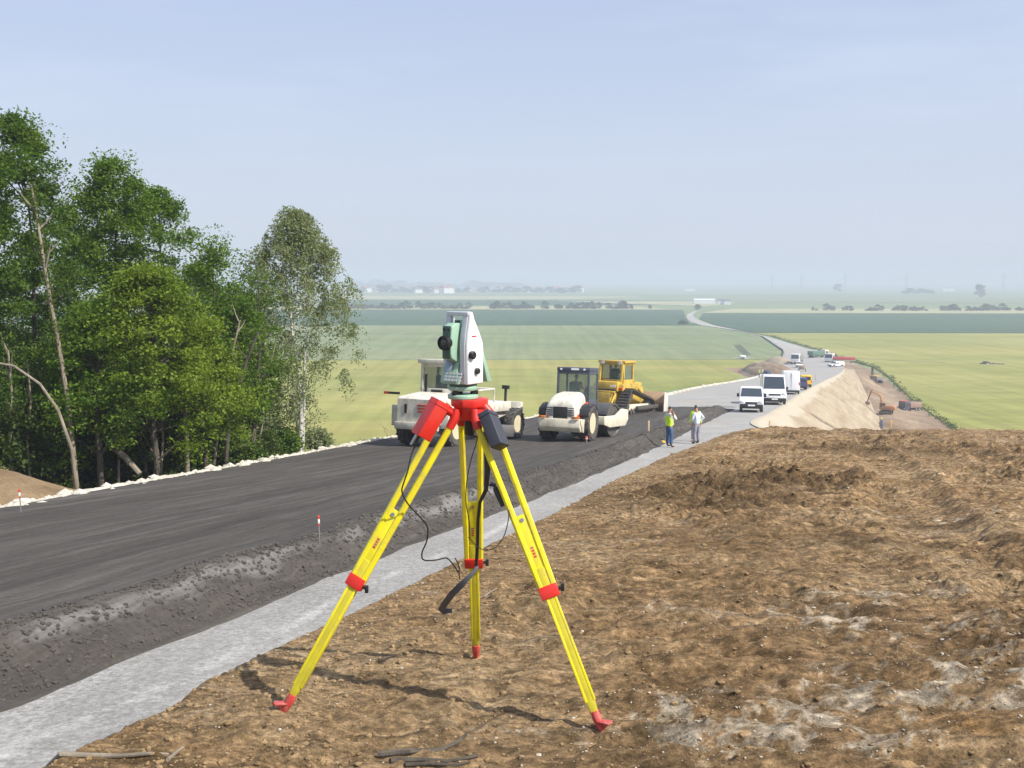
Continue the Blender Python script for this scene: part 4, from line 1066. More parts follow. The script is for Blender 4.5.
# fallen trunks
def fallen(px, r_, label):
    P = [at(x, y, Y_) for x, y, Y_ in px]; b = MB(); b.tube(P, [r_, r_*.95, r_*.8][:len(P)], 8)
    return tag(b.build('fallen_trunk', M['bark_pale']), label, 'log')
fallen([(74, 408, 31.5), (90, 425, 31.3), (106, 438, 31)], .11, 'pale fallen trunk lying slantwise in the undergrowth left of the lime tree')
fallen([(112, 446, 31), (126, 458, 30.8), (140, 474, 30.6)], .10, 'broken pale log sloping down to the right near the verge')
# understory shrubs
GS = 'shrubs along the foot of the wood'
SH = [(20, 30, 402, 1.5, 'leaf_under', 'low dark shrub at the far left behind the spoil bank'), (52, 31.5, 395, 1.6, 'leaf_under', 'bushy shrub under the ivy-clad trunk'),
      (95, 31.8, 410, 1.4, 'leaf_under', 'dark undergrowth shrub behind the fallen pale log'), (122, 32.5, 400, 1.5, 'leaf_under', 'shaded shrub left of the grey leaning trunk'),
      (165, 33.5, 405, 1.4, 'leaf_under', 'dense shrub between the grey trunk and the stout pale one'), (182, 34.8, 436, 1.1, 'leaf_dark', 'small dark shrub at the feet of the straight pale trunks'),
      (222, 36.5, 428, 1.2, 'leaf_under', 'shrub behind the trunk that leans gently right'), (252, 38.5, 424, 1.1, 'leaf_under', 'green shrub between the forked trunk and the birch'),
      (278, 40.5, 424, 1.0, 'leaf_mid', 'bush at the left foot of the birch'), (316, 44, 428, .6, 'leaf_birch', 'low airy shrub at the right foot of the birch'),
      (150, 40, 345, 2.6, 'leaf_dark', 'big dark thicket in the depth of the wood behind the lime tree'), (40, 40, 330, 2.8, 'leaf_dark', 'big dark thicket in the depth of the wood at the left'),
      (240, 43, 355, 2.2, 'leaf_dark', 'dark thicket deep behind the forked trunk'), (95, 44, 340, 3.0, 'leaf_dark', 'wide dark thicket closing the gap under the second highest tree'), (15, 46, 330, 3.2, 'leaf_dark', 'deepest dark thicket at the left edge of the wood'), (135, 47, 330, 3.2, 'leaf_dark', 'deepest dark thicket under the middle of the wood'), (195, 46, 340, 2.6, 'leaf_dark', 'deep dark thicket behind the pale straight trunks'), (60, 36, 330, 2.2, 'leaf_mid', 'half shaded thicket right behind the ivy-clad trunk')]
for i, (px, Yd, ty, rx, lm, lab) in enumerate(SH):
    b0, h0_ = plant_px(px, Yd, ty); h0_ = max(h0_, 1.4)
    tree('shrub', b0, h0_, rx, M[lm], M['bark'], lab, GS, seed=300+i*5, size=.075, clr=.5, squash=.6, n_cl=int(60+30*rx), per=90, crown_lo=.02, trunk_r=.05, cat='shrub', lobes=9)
# a belt of low plants just behind the verge
C = []
for k in range(420):
    Y_ = 27*math.exp(random.random()*math.log(48/27)); dd = .9 + random.random()*1.5
    x_ = float(XL(Y_)) - .5 - dd
    if 20 < Y_ < 29.0 and x_ < -9.8: continue
    C.append((x_, Y_, hz_(x_, Y_)+random.random()**2*.55))
V, Fq = leaves(np.array(C), 26, .28, .05, .3, .8); tag(npmesh('undergrowth', V, Fq, M['leaf_under']), 'low leafy ground cover behind the chalk verge', kind='stuff')
print('trees done')
# ================================================================== VEHICLES
M['cream'] = paint('cream_machine_paint', (.70, .65, .50), .5, var=.05, scale=2, dirt=(.30, .24, .17), dirt_amt=.6)
M['mwhite'] = paint('dusty_white_paint', (.70, .66, .56), .5, var=.06, scale=2, dirt=(.30, .25, .18), dirt_amt=.8)
M['vwhite'] = paint('white_van_paint', (.80, .80, .80), .3, var=.02, scale=1.5, dirt=(.45, .40, .33), dirt_amt=.3, coat=.4)
M['cabblue'] = paint('dark_blue_grey_cab_paint', (.055, .066, .10), .45, var=.08, scale=3, dirt=(.2, .18, .15), dirt_amt=.35)
M['cyel'] = paint('yellow_machine_paint', (.60, .40, .05), .5, var=.10, scale=2, dirt=(.20, .14, .08), dirt_amt=.9)
M['vyel'] = paint('yellow_car_paint', (.78, .50, .04), .35, var=.03, scale=2)
M['tyre'] = paint('dusty_tyre', (.05, .047, .043), .85, var=.2, scale=4, dirt=(.20, .18, .15), dirt_amt=.75)
M['rim'] = paint('cream_rim', (.66, .58, .38), .5, var=.06, scale=5, dirt=(.35, .28, .2), dirt_amt=.5)
M['track'] = paint('worn_track_steel', (.10, .092, .082), .6, var=.2, scale=5, dirt=(.26, .22, .17), dirt_amt=.7, metal=.4)
M['drum'] = paint('steel_drum', (.13, .125, .12), .5, metal=.5, var=.15, scale=4, dirt=(.16, .14, .12), dirt_amt=.6)
M['mdark'] = paint('dark_grille', (.018, .018, .02), .6, var=.2, scale=8)
M['redp'] = paint('red_paint', (.62, .06, .03), .45, var=.06, scale=5)
M['orange'] = paint('orange_lens', (.75, .20, .02), .3, var=.05, scale=9)
M['blade'] = paint('earth_stained_blade', (.34, .22, .13), .7, var=.15, scale=3, dirt=(.5, .36, .2), dirt_amt=.5)
M['bluep'] = paint('dark_blue_car_paint', (.04, .07, .16), .3, var=.05, scale=3, coat=.5)
M['greent'] = paint('dull_green_paint', (.10, .19, .13), .5, var=.1, scale=3)
M['orangem'] = paint('orange_machine_paint', (.44, .20, .08), .6, var=.15, scale=2, dirt=(.25, .17, .11), dirt_amt=.9)
M['brownt'] = paint('mud_caked_steel', (.30, .20, .15), .7, var=.15, scale=2)
M['lamp'] = paint('headlamp_glass', (.75, .77, .8), .1, var=.02)
M['plate'] = paint('number_plate', (.85, .85, .80), .4, var=.02)
m_, t_, b_ = nt('machine_glass'); b_.inputs['Base Color'].default_value = (.16, .21, .19, 1); b_.inputs['Roughness'].default_value = .03; b_.inputs['Transmission Weight'].default_value = .0; b_.inputs['Alpha'].default_value = .28; M['glass'] = m_
m_, t_, b_ = nt('dark_vehicle_glass'); b_.inputs['Base Color'].default_value = (.03, .04, .05, 1); b_.inputs['Roughness'].default_value = .05; b_.inputs['Coat Weight'].default_value = 1; M['dglass'] = m_

def place(root, px, py, head, ground, roll=0):
    """head: degrees clockwise from straight ahead"""
    p = hit(px, py, ground); d_ = Vector((math.sin(R(head)), math.cos(R(head))))
    sl_ = (ground(p.y + .5*d_.y) - ground(p.y - .5*d_.y))
    root.location = p; root.rotation_euler = (math.atan(sl_), R(roll), R(-head))
    return p
def wheel(parent, x, y, r, w_, rim_m, lugs=0, rim_r=.55, name='wheel', out=1, spokes=True):
    o = empty(name, (x, y, r)); o.parent = parent
    b = MB(); h = w_/2
    b.lathe([(r*rim_r, -h*.75), (r*.86, -h), (r*.97, -h*.8), (r, -h*.45), (r, h*.45), (r*.97, h*.8), (r*.86, h), (r*rim_r, h*.75)], 36, axis='X', closed=True)
    if lugs:
        for k in range(lugs):
            a0 = 2*math.pi*k/lugs
            for sd_ in (-1, 1):
                a1 = a0 + (math.pi/lugs if sd_ > 0 else 0)
                m4 = Matrix.Rotation(a1, 4, 'X') @ Matrix.Translation((sd_*h*.48, 0, r*1.0)) @ Matrix.Rotation(sd_*R(38), 4, 'Z')
                b.box((0, 0, 0), (h*1.05, r*.075, r*.07), mat=m4)
    b.build('tyre', M['tyre'], o, smooth=True)
    b = MB(); s_ = out
    b.lathe([(r*rim_r*1.02, s_*h*.78), (r*rim_r*.93, s_*h*.70), (r*rim_r*.80, s_*h*.25), (r*.22, s_*h*.18), (r*.20, s_*h*.5), (.001, s_*h*.55)], 28, axis='X')
    for k in range(6):
        a0 = 2*math.pi*k/6; b.cyl((s_*h*.2, r*.33*math.cos(a0), r*.33*math.sin(a0)), (s_*h*.32, r*.33*math.cos(a0), r*.33*math.sin(a0)), r*.035, 6)
    b.build('rim', rim_m, o)
    return o
def panel(parent, name, poly, x0, x1, m, plane='YZ', bevel=.02, poly2=None):
    b = MB(); b.prism(poly, x0, x1, plane=plane, poly2=poly2); return b.build(name, m, parent, bevel=bevel, seg=2)
def boxp(parent, name, c, d, m, bevel=.02, **k):
    b = MB(); b.box(c, d, **k); return b.build(name, m, parent, bevel=bevel, seg=2)
def cab(parent, c, d, post, fm, gm, roof_m=None, roof_h=.14, over=.06, low=.35):
    """four-post cab: c = centre of floor, d = (w, l, h)"""
    w_, l_, h_ = d; x, y, z = c; b = MB()
    for sx_ in (-1, 1):
        for sy_ in (-1, 1): b.box((x+sx_*(w_-post)/2, y+sy_*(l_-post)/2, z+h_/2), (post, post, h_))
        b.box((x+sx_*(w_-post)/2, y, z+low/2), (post*.8, l_-2*post, low))
        b.box((x+sx_*(w_-post)/2, y, z+h_-.06), (post*.8, l_-2*post, .12))
    for sy_ in (-1, 1):
        b.box((x, y+sy_*(l_-post)/2, z+low/2), (w_-2*post, post*.8, low)); b.box((x, y+sy_*(l_-post)/2, z+h_-.06), (w_-2*post, post*.8, .12))
    cb = b.build('cab_frame', fm, parent, bevel=.012)
    boxp(parent, 'roof', (x, y, z+h_+roof_h/2-.0), (w_+2*over, l_+2*over, roof_h), roof_m or fm, bevel=.03)
    for sx_ in (-1, 1):
        b = MB(); b.box((x+sx_*(w_/2-post*.5), y, z+(h_+low)/2), (.012, l_-2*post, h_-low)); b.build('window', gm, cb)
    for sy_ in (-1, 1):
        b = MB(); b.box((x, y+sy_*(l_/2-post*.5), z+(h_+low)/2), (w_-2*post, .012, h_-low)); b.build('window', gm, cb)
    return cb
M['seat'] = paint('black_seat', (.03, .03, .03), .8)
def seat(parent, c):
    b = MB(); b.box((c[0], c[1], c[2]), (.5, .5, .14)); b.box((c[0], c[1]-.25, c[2]+.38), (.48, .12, .66)); b.build('driver_seat', M['seat'], parent, bevel=.03)
    b = MB(); b.tube([(c[0], c[1]+.75, c[2]-.3), (c[0], c[1]+.55, c[2]+.28)], .03, 8)
    n_ = 20; P = [Vector((c[0]+.2*math.cos(2*math.pi*k/n_), c[1]+.54+.06*math.sin(2*math.pi*k/n_), c[2]+.29+.19*math.sin(2*math.pi*k/n_)*.8)) for k in range(n_+1)]
    b.tube(P, .016, 6, cap=False); b.build('steering_wheel', M['seat'], parent)

# ------------------------------------------------------------------ soil roller (seen from behind)
rl = empty('road_roller', label='white and cream single drum road roller with dark blue cab on the dark fill', cat='road roller')
# rear: y from -2.6 (back) to 0; drum axle at y=+2.1.  rear wheels at y=-1.3
for sx_ in (-1, 1): wheel(rl, sx_*.86, -1.15, .78, .54, M['rim'], lugs=18, out=sx_)
b = MB(); b.prism([(-2.25, .62), (-2.15, .50), (.25, .50), (.25, .95), (-2.25, 1.02)], -.58, .58); b.build('chassis', M['cream'], rl, bevel=.03)
# rear bumper / counterweight
b = MB(); b.prism([(-2.42, .98), (-2.44, .62), (-2.30, .44), (-1.98, .42), (-1.98, .98)], -.90, .90); bp = b.build('rear_bumper', M['cream'], rl, bevel=.04)
for sx_ in (-1, 1):
    b = MB(); b.prism([(-2.40, .97), (-2.40, .80), (-2.1, .42), (-1.95, .42), (-1.90, .97)], sx_*.90, sx_*.94); b.build('bumper_wing', M['cream'], bp, bevel=.01)
    b = MB(); b.box((sx_*.74, -2.44, 1.045), (.26, .08, .09)); b.build('tail_lamp', M['orange'], rl, bevel=.01)
    b = MB(); b.prism([(-1.95, 1.12), (-1.85, 1.38), (-1.5, 1.52), (-.85, 1.52), (-.45, 1.36), (-.45, 1.30), (-.86, 1.46), (-1.5, 1.46), (-1.80, 1.32), (-1.9, 1.12)], sx_*.60, sx_*1.10); b.build('mudguard', M['mdark'], rl, bevel=.01)
# hood: sculpted white shell by stacking sections
def loft(name, secs, m, parent, bevel=0):
    """secs: list of (y, halfwidth_bottom, halfwidth_top, z0, z1, round)"""
    vs = []; fs = []; n_ = None
    for (y, wb, wt, za, zb_, rd) in secs:
        pr = []
        for k in range(9):
            t = k/8*math.pi/2; pr.append((wt - rd + rd*math.sin(t)*1.0, zb_ - rd + rd*math.cos(t)))
        ring = [(-x_, z_) for x_, z_ in pr[::-1]][0:0]
        right = [(wb, za), (wb, za+(zb_-za)*.3)] + [(x_, z_) for x_, z_ in pr[::-1]]
        left = [(-x_, z_) for x_, z_ in right[::-1]]
        ring = right + left; n_ = len(ring)
        vs += [(x_, y, z_) for x_, z_ in ring]
    for i in range(len(secs)-1):
        for k in range(n_): fs.append((i*n_+k, i*n_+(k+1) % n_, (i+1)*n_+(k+1) % n_, (i+1)*n_+k))
    fs += [tuple(range(n_))[::-1], tuple((len(secs)-1)*n_+k for k in range(n_))]
    b = MB().add(vs, fs); return b.build(name, m, parent, bevel=bevel, angle=50)
hd = loft('engine_hood', [(-2.30, .62, .58, 1.02, 1.50, .12), (-2.22, .66, .62, 1.0, 1.68, .2), (-1.9, .70, .66, 1.0, 1.86, .28), (-1.4, .70, .66, 1.0, 2.00, .32), (-.85, .68, .62, 1.0, 2.06, .32), (-.62, .62, .50, 1.0, 2.0, .34)], M['mwhite'], rl)
b = MB(); b.box((0, -2.315, 1.24), (.62, .04, .46)); gr = b.build('radiator_grille', M['mdark'], hd, bevel=.01)
for sx_ in (-1, 1):
    for k in range(5):
        b = MB(); b.box((sx_*.47, -2.33, 1.06+k*.09), (.26, .02, .035)); b.build('louvre', M['cabblue'], gr)
    b = MB(); b.box((sx_*.40, -2.34, .95), (.16, .05, .20)); b.build('number_plate' if sx_ < 0 else 'hatch', M['mwhite'], bp, bevel=.01)
b = MB(); b.prism([(-2.15, 1.02), (-2.15, 1.12), (-1.6, 1.30), (-1.05, 1.60), (-.62, 1.66), (-.62, 1.50), (-1.0, 1.44), (-1.55, 1.14), (-2.0, 1.0)], .668, .706); b.build('red_stripe', M['redp'], hd, bevel=.002)
b = MB(); b.prism([(-2.15, 1.02), (-2.15, 1.12), (-1.6, 1.30), (-1.05, 1.60), (-.62, 1.66), (-.62, 1.50), (-1.0, 1.44), (-1.55, 1.14), (-2.0, 1.0)], -.706, -.668); b.build('red_stripe', M['redp'], hd, bevel=.002)
b = MB(); b.box((0, .02, 1.15), (1.5, 1.4, .30)); b.build('cab_floor', M['cabblue'], rl, bevel=.02)
cb = cab(rl, (0, .0, 1.28), (1.46, 1.35, 1.66), .085, M['cabblue'], M['glass'], roof_h=.16, low=.45, over=.01)
for sx_ in (-1, 1):
    b = MB(); b.lathe([(.05, 0), (.05, .04), (.03, .05)], 12, axis='Y', c=(sx_*.52, -.80, 3.02)); b.build('work_lamp', M['lamp'], cb)
b = MB(); b.box((.1, -.775, 3.03), (.34, .02, .09)); b.build('roof_badge', M['plate'], cb)
seat(rl, (0, -.15, 1.75))
b = MB(); b.box((0, .85, .80), (.5, .8, .35)); b.build('articulation_joint', M['mdark'], rl, bevel=.03)
# drum frame, slewed a little to the right as in the photograph
df = empty('drum_frame', (0, .9, 0)); df.parent = rl; df.rotation_euler = (0, 0, R(-10))
b = MB()
for sx_ in (-1, 1): b.prism([(-.15, .62), (-.15, .98), (1.1, 1.00), (1.75, 1.28), (2.25, 1.22), (2.35, .80), (2.05, .50), (.4, .48)], sx_*1.02, sx_*1.16)
b.box((0, -.05, .80), (2.30, .22, .36)); b.box((0, 2.25, 1.0), (2.30, .18, .36)); b.build('frame', M['cream'], df, bevel=.02)
b = MB(); b.lathe([(.70, -.99), (.76, -.98), (.76, .98), (.70, .99), (.66, .93), (.12, .90)], 48, axis='X', c=(0, 1.15, .76)); b.build('drum', M['drum'], df)
b = MB(); b.box((0, .34, .98), (1.96, .04, .16), rot=(R(30), 0, 0)); b.build('scraper_bar', M['mdark'], df)
place(rl, 576, 438.5, 21, D); rl.scale = (1.03,)*3

# ------------------------------------------------------------------ bulldozer
bd = empty('bulldozer', label='yellow crawler bulldozer with glazed cab pushing its blade along the dark fill', cat='bulldozer')
def track(parent, x, w_, L_, r, rise=.95):
    """high-drive style loop: rear idler, front idler, top sprocket"""
    o = empty('track_assembly', (x, 0, 0)); o.parent = parent
    cs = [(-L_/2, r, r), (L_/2, r, r), (-.36*L_, rise+.25, .40)]
    # loop outline: bottom, front, up to sprocket, rear
    def arc(c, a0, a1, n_): return [(c[0]+c[2]*math.cos(R(a0+(a1-a0)*k/n_)), c[1]+c[2]*math.sin(R(a0+(a1-a0)*k/n_))) for k in range(n_+1)]
    pts = arc(cs[1], -90, 75, 8) + arc(cs[2], 68, 170, 7) + arc(cs[0], 178, 270, 6)
    per = []; 
    P = pts + [pts[0]]
    tot = sum(math.dist(P[i], P[i+1]) for i in range(len(P)-1)); n_ = int(tot/.2); st = tot/n_
    acc = 0; i = 0; out = []
    for k in range(n_):
        s_ = k*st
        while acc + math.dist(P[i], P[i+1]) < s_: acc += math.dist(P[i], P[i+1]); i += 1
        t = (s_-acc)/math.dist(P[i], P[i+1]); q = (P[i][0]+(P[i+1][0]-P[i][0])*t, P[i][1]+(P[i+1][1]-P[i][1])*t)
        out.append((q, math.atan2(P[i+1][1]-P[i][1], P[i+1][0]-P[i][0])))
    b = MB()
    for q, a_ in out:
        m4 = Matrix.Translation((0, q[0], q[1])) @ Matrix.Rotation(a_, 4, 'X')
        b.box((0, 0, 0), (w_, st*.86, .045), mat=m4); b.box((0, 0, -.05 if True else .05), (w_*.98, .03, .07), mat=m4)
    b.build('track', M['track'], o)
    b = MB()
    for c in cs: b.lathe([(.08, -.11), (c[2]*.9, -.11), (c[2]*.92, 0), (c[2]*.9, .11), (.08, .11)], 24, axis='X', c=(0, c[0], c[1]))
    for k in range(6): b.lathe([(.03, -.14), (.17, -.14), (.17, .14), (.03, .14)], 16, axis='X', c=(0, -L_/2+.6+k*(L_-1.2)/5, .24))
    b.build('rollers', M['track'], o)
    b = MB(); b.prism([(-L_/2+.25, .30), (L_/2-.1, .30), (L_/2-.1, .62), (-L_/2+.5, .66)], -.13, .13); b.build('track_frame', M['cream'], o, bevel=.03)
    return o
for sx_ in (-1, 1): track(bd, sx_*1.16, .66, 3.1, .44)
b = MB(); b.prism([(-1.75, .60), (-1.75, 1.35), (-1.3, 1.55), (.5, 1.55), (2.1, 1.60), (2.25, .75), (1.9, .55)], -.60, .60); b.build('hull', M['cyel'], bd, bevel=.04)
b = MB(); b.prism([(.45, 1.5), (.45, 2.02), (2.05, 1.90), (2.15, 1.5)], -.52, .52); b.build('engine_hood', M['cyel'], bd, bevel=.05)
for sx_ in (-1, 1):
    b = MB(); b.prism([(-1.55, 1.50), (-1.45, 1.92), (.55, 1.92), (.55, 1.42), (-.9, 1.36)], sx_*.62, sx_*.98); b.build('fender', M['cyel'], bd, bevel=.03)
cb = cab(bd, (0, -.35, 1.66), (1.55, 1.35, 1.52), .12, M['cyel'], M['glass'], roof_h=.16, low=.50, over=.08)
b = MB(); b.box((0, -1.45, 1.75), (1.45, .55, .62)); b.build('fuel_tank', M['cyel'], bd, bevel=.08)
b = MB(); b.box((.45, -1.74, 1.78), (.35, .03, .14)); b.build('tank_badge', M['plate'], bd)
b = MB(); b.box((.72, -1.25, 1.62), (.5, .6, .16)); b.build('red_step', M['redp'], bd, bevel=.02)
seat(bd, (0, -.45, 2.08))
b = MB()
for sx_ in (-1, 1): b.cyl((sx_*.62, .62, 2.0), (sx_*.62, 1.9, 1.2), .06, 10)
b.build('lift_cylinder', M['cyel'], bd)
b = MB(); b.cyl((.34, 1.0, 1.9), (.34, 1.0, 2.75), .055, 12); b.build('exhaust_pipe', M['mdark'], bd)
# rear counterweight with ripper bracket
b = MB(); b.box((0, -1.95, 1.0), (1.0, .42, .75)); b.box((0, -2.05, 1.42), (1.5, .16, .16)); b.cyl((-.6, -1.75, 1.25), (-.6, -2.15, .75), .07, 10); b.cyl((.6, -1.75, 1.25), (.6, -2.15, .75), .07, 10); b.box((.0, -2.2, .55), (1.6, .14, .18)); b.build('rear_drawbar', M['cyel'], bd, bevel=.02)
b = MB(); b.box((0, -1.78, 1.48), (1.3, .10, .22)); b.box((-.45, -1.80, 1.05), (.3, .12, .4)); b.box((.45, -1.80, 1.05), (.3, .12, .4)); b.build('painted_shadow_gap', M['mdark'], bd, bevel=.01)  # dark blocks standing in for the shade of recesses between hull and tank
for sx_ in (-1, 1):
    b = MB(); b.box((sx_*.70, -1.15, 2.45), (.13, .13, 1.65), rot=(R(-8), 0, 0)); b.build('roll_bar', M['cyel'], bd, bevel=.02)
    b = MB(); b.lathe([(.11, 0), (.11, .08), (.07, .10)], 12, axis='Y', c=(sx_*.55, -1.14, 3.2)); b.build('work_lamp', M['lamp'], bd)
b = MB(); b.tube([(-.3, -1.78, 1.5), (-.35, -2.0, 1.3), (-.3, -2.1, .9)], .03, 6); b.build('hydraulic_hose', M['rub'], bd)
b = MB(); b.tube([(.25, -1.78, 1.5), (.3, -2.05, 1.25), (.2, -2.1, .9)], .03, 6); b.build('hydraulic_hose', M['rub'], bd)
# push arms and blade
bl = empty('blade_assembly', (0, 0, 0)); bl.parent = bd
b = MB()
for sx_ in (-1, 1): b.box((sx_*1.42, 1.0, .42), (.16, 2.9, .24))
b.build('push_arm', M['track'], bl, bevel=.02)
b = MB(); cv = [(2.62+.24*math.sin((t-.5)*2.2)**2*2, .05+1.25*t) for t in [k/8 for k in range(9)]]
b.prism(cv + [(y-.09, z) for y, z in cv[::-1]], -1.8, 1.8); b.build('blade', M['blade'], bl, bevel=.01)
for sx_ in (-1, 1):
    b = MB(); b.prism([(2.42, .05), (3.05, .05), (3.0, 1.25), (2.5, 1.32)], sx_*1.8, sx_*1.85); b.build('blade_end_plate', M['mwhite'], bl, bevel=.005)
place(bd, 618, 412.8, 32, D); bd.scale = (1.10, 1.10, 1.02)

# ------------------------------------------------------------------ white motor grader behind the tripod
gd = empty('motor_grader', label='white motor grader with red stripes and open white cab working behind the tripod head', cat='grader')
for sx_ in (-1, 1):
    wheel(gd, sx_*.98, -2.1, .72, .46, M['rim'], lugs=18, out=sx_); wheel(gd, sx_*.98, 3.3, .66, .40, M['rim'], lugs=18, out=sx_)
    b = MB(); b.box((sx_*1.0, -2.95, 1.15), (.52, .10, .80)); b.build('mudflap', M['mwhite'], gd, bevel=.02)
    b = MB(); b.box((sx_*1.45, -2.6, 1.98), (.55, .06, .09)); b.build('marker_bar', M['mdark'], gd)
    b = MB(); b.box((sx_*1.78, -2.6, 1.98), (.20, .07, .10)); b.build('marker_lamp', M['redp'], gd)
hd = loft('engine_hood', [(-3.2, .88, .88, .95, 1.82, .06), (-3.1, .92, .92, .9, 1.90, .08), (-1.65, .92, .90, .9, 2.05, .10), (-1.6, .90, .86, .9, 2.0, .1)], M['mwhite'], gd)
b = MB()
for k in range(3): b.box((.30, -3.215, 1.36+k*.12), (.55, .03, .06))
b.build('red_stripe', M['redp'], hd, bevel=.004)
b = MB(); b.box((-.5, -3.21, 1.45), (.10, .03, .34)); b.build('door_handle', M['mdark'], hd)
b = MB(); b.box((0, -3.2, .80), (1.9, .16, .28)); b.build('rear_bumper', M['mwhite'], gd, bevel=.03)
b = MB(); b.box((.928, -2.0, 1.45), (.02, 1.6, .10)); b.box((.928, -2.0, 1.28), (.02, 1.6, .10)); b.build('side_stripe', M['redp'], hd)
b = MB(); b.prism([(-3.0, .55), (-3.0, .95), (.9, 1.0), (3.9, 1.35), (3.9, 1.0), (1.2, .55)], -.35, .35); b.build('main_frame', M['mwhite'], gd, bevel=.03)
b = MB(); b.box((0, 2.3, 1.38), (1.1, 3.0, .42)); b.build('front_body', M['mwhite'], gd, bevel=.04)
b = MB(); b.box((0, 4.05, 1.15), (1.9, .22, .85)); b.box((.9, 3.9, 1.1), (.1, .5, .5)); b.build('front_plate', M['mwhite'], gd, bevel=.02)
b = MB(); b.box((0, 3.3, .70), (1.7, .22, .22)); b.build('axle', M['mdark'], gd, bevel=.02)
b = MB(); b.box((0, -2.1, .72), (1.7, .26, .26)); b.build('axle', M['mdark'], gd, bevel=.02)
cab(gd, (-.12, -.85, 1.45), (1.55, 1.35, 1.72), .11, M['mwhite'], M['glass'], roof_h=.17, over=.10, low=.75)
b = MB(); b.box((-.62, -1.575, 2.30), (.10, .03, .9)); b.box((-.12, -1.575, 2.0), (.5, .03, .30)); b.build('window_bar', M['mdark'], gd)
seat(gd, (-.1, -1.0, 2.0))
b = MB(); b.box((0, -.3, 1.2), (1.6, 1.8, .6)); b.build('deck', M['mwhite'], gd, bevel=.03)
b = MB(); b.box((0, 1.6, .42), (3.2, .10, .5), rot=(R(-12), 0, R(24))); b.build('grader_blade', M['drum'], gd, bevel=.01)
b = MB()
b.tube([(.5, .7, 2.1), (.5, 2.2, 2.15)], .04, 8); b.tube([(-.5, .7, 2.1), (-.5, 2.2, 2.15)], .04, 8); b.tube([(.5, 2.2, 2.15), (-.5, 2.2, 2.15)], .04, 8); b.tube([(.5, 2.2, 1.5), (.5, 2.2, 2.15)], .04, 8); b.tube([(-.5, 2.2, 1.5), (-.5, 2.2, 2.15)], .04, 8); b.build('handrail', M['mwhite'], gd)
b = MB(); b.cyl((.35, 3.6, 1.5), (.35, 3.6, 2.15), .06, 10); b.box((.35, 3.6, 2.2), (.30, .16, .16)); b.build('mirror', M['mdark'], gd)
place(gd, 457, 442, 26, D); gd.scale = (1.05,)*3

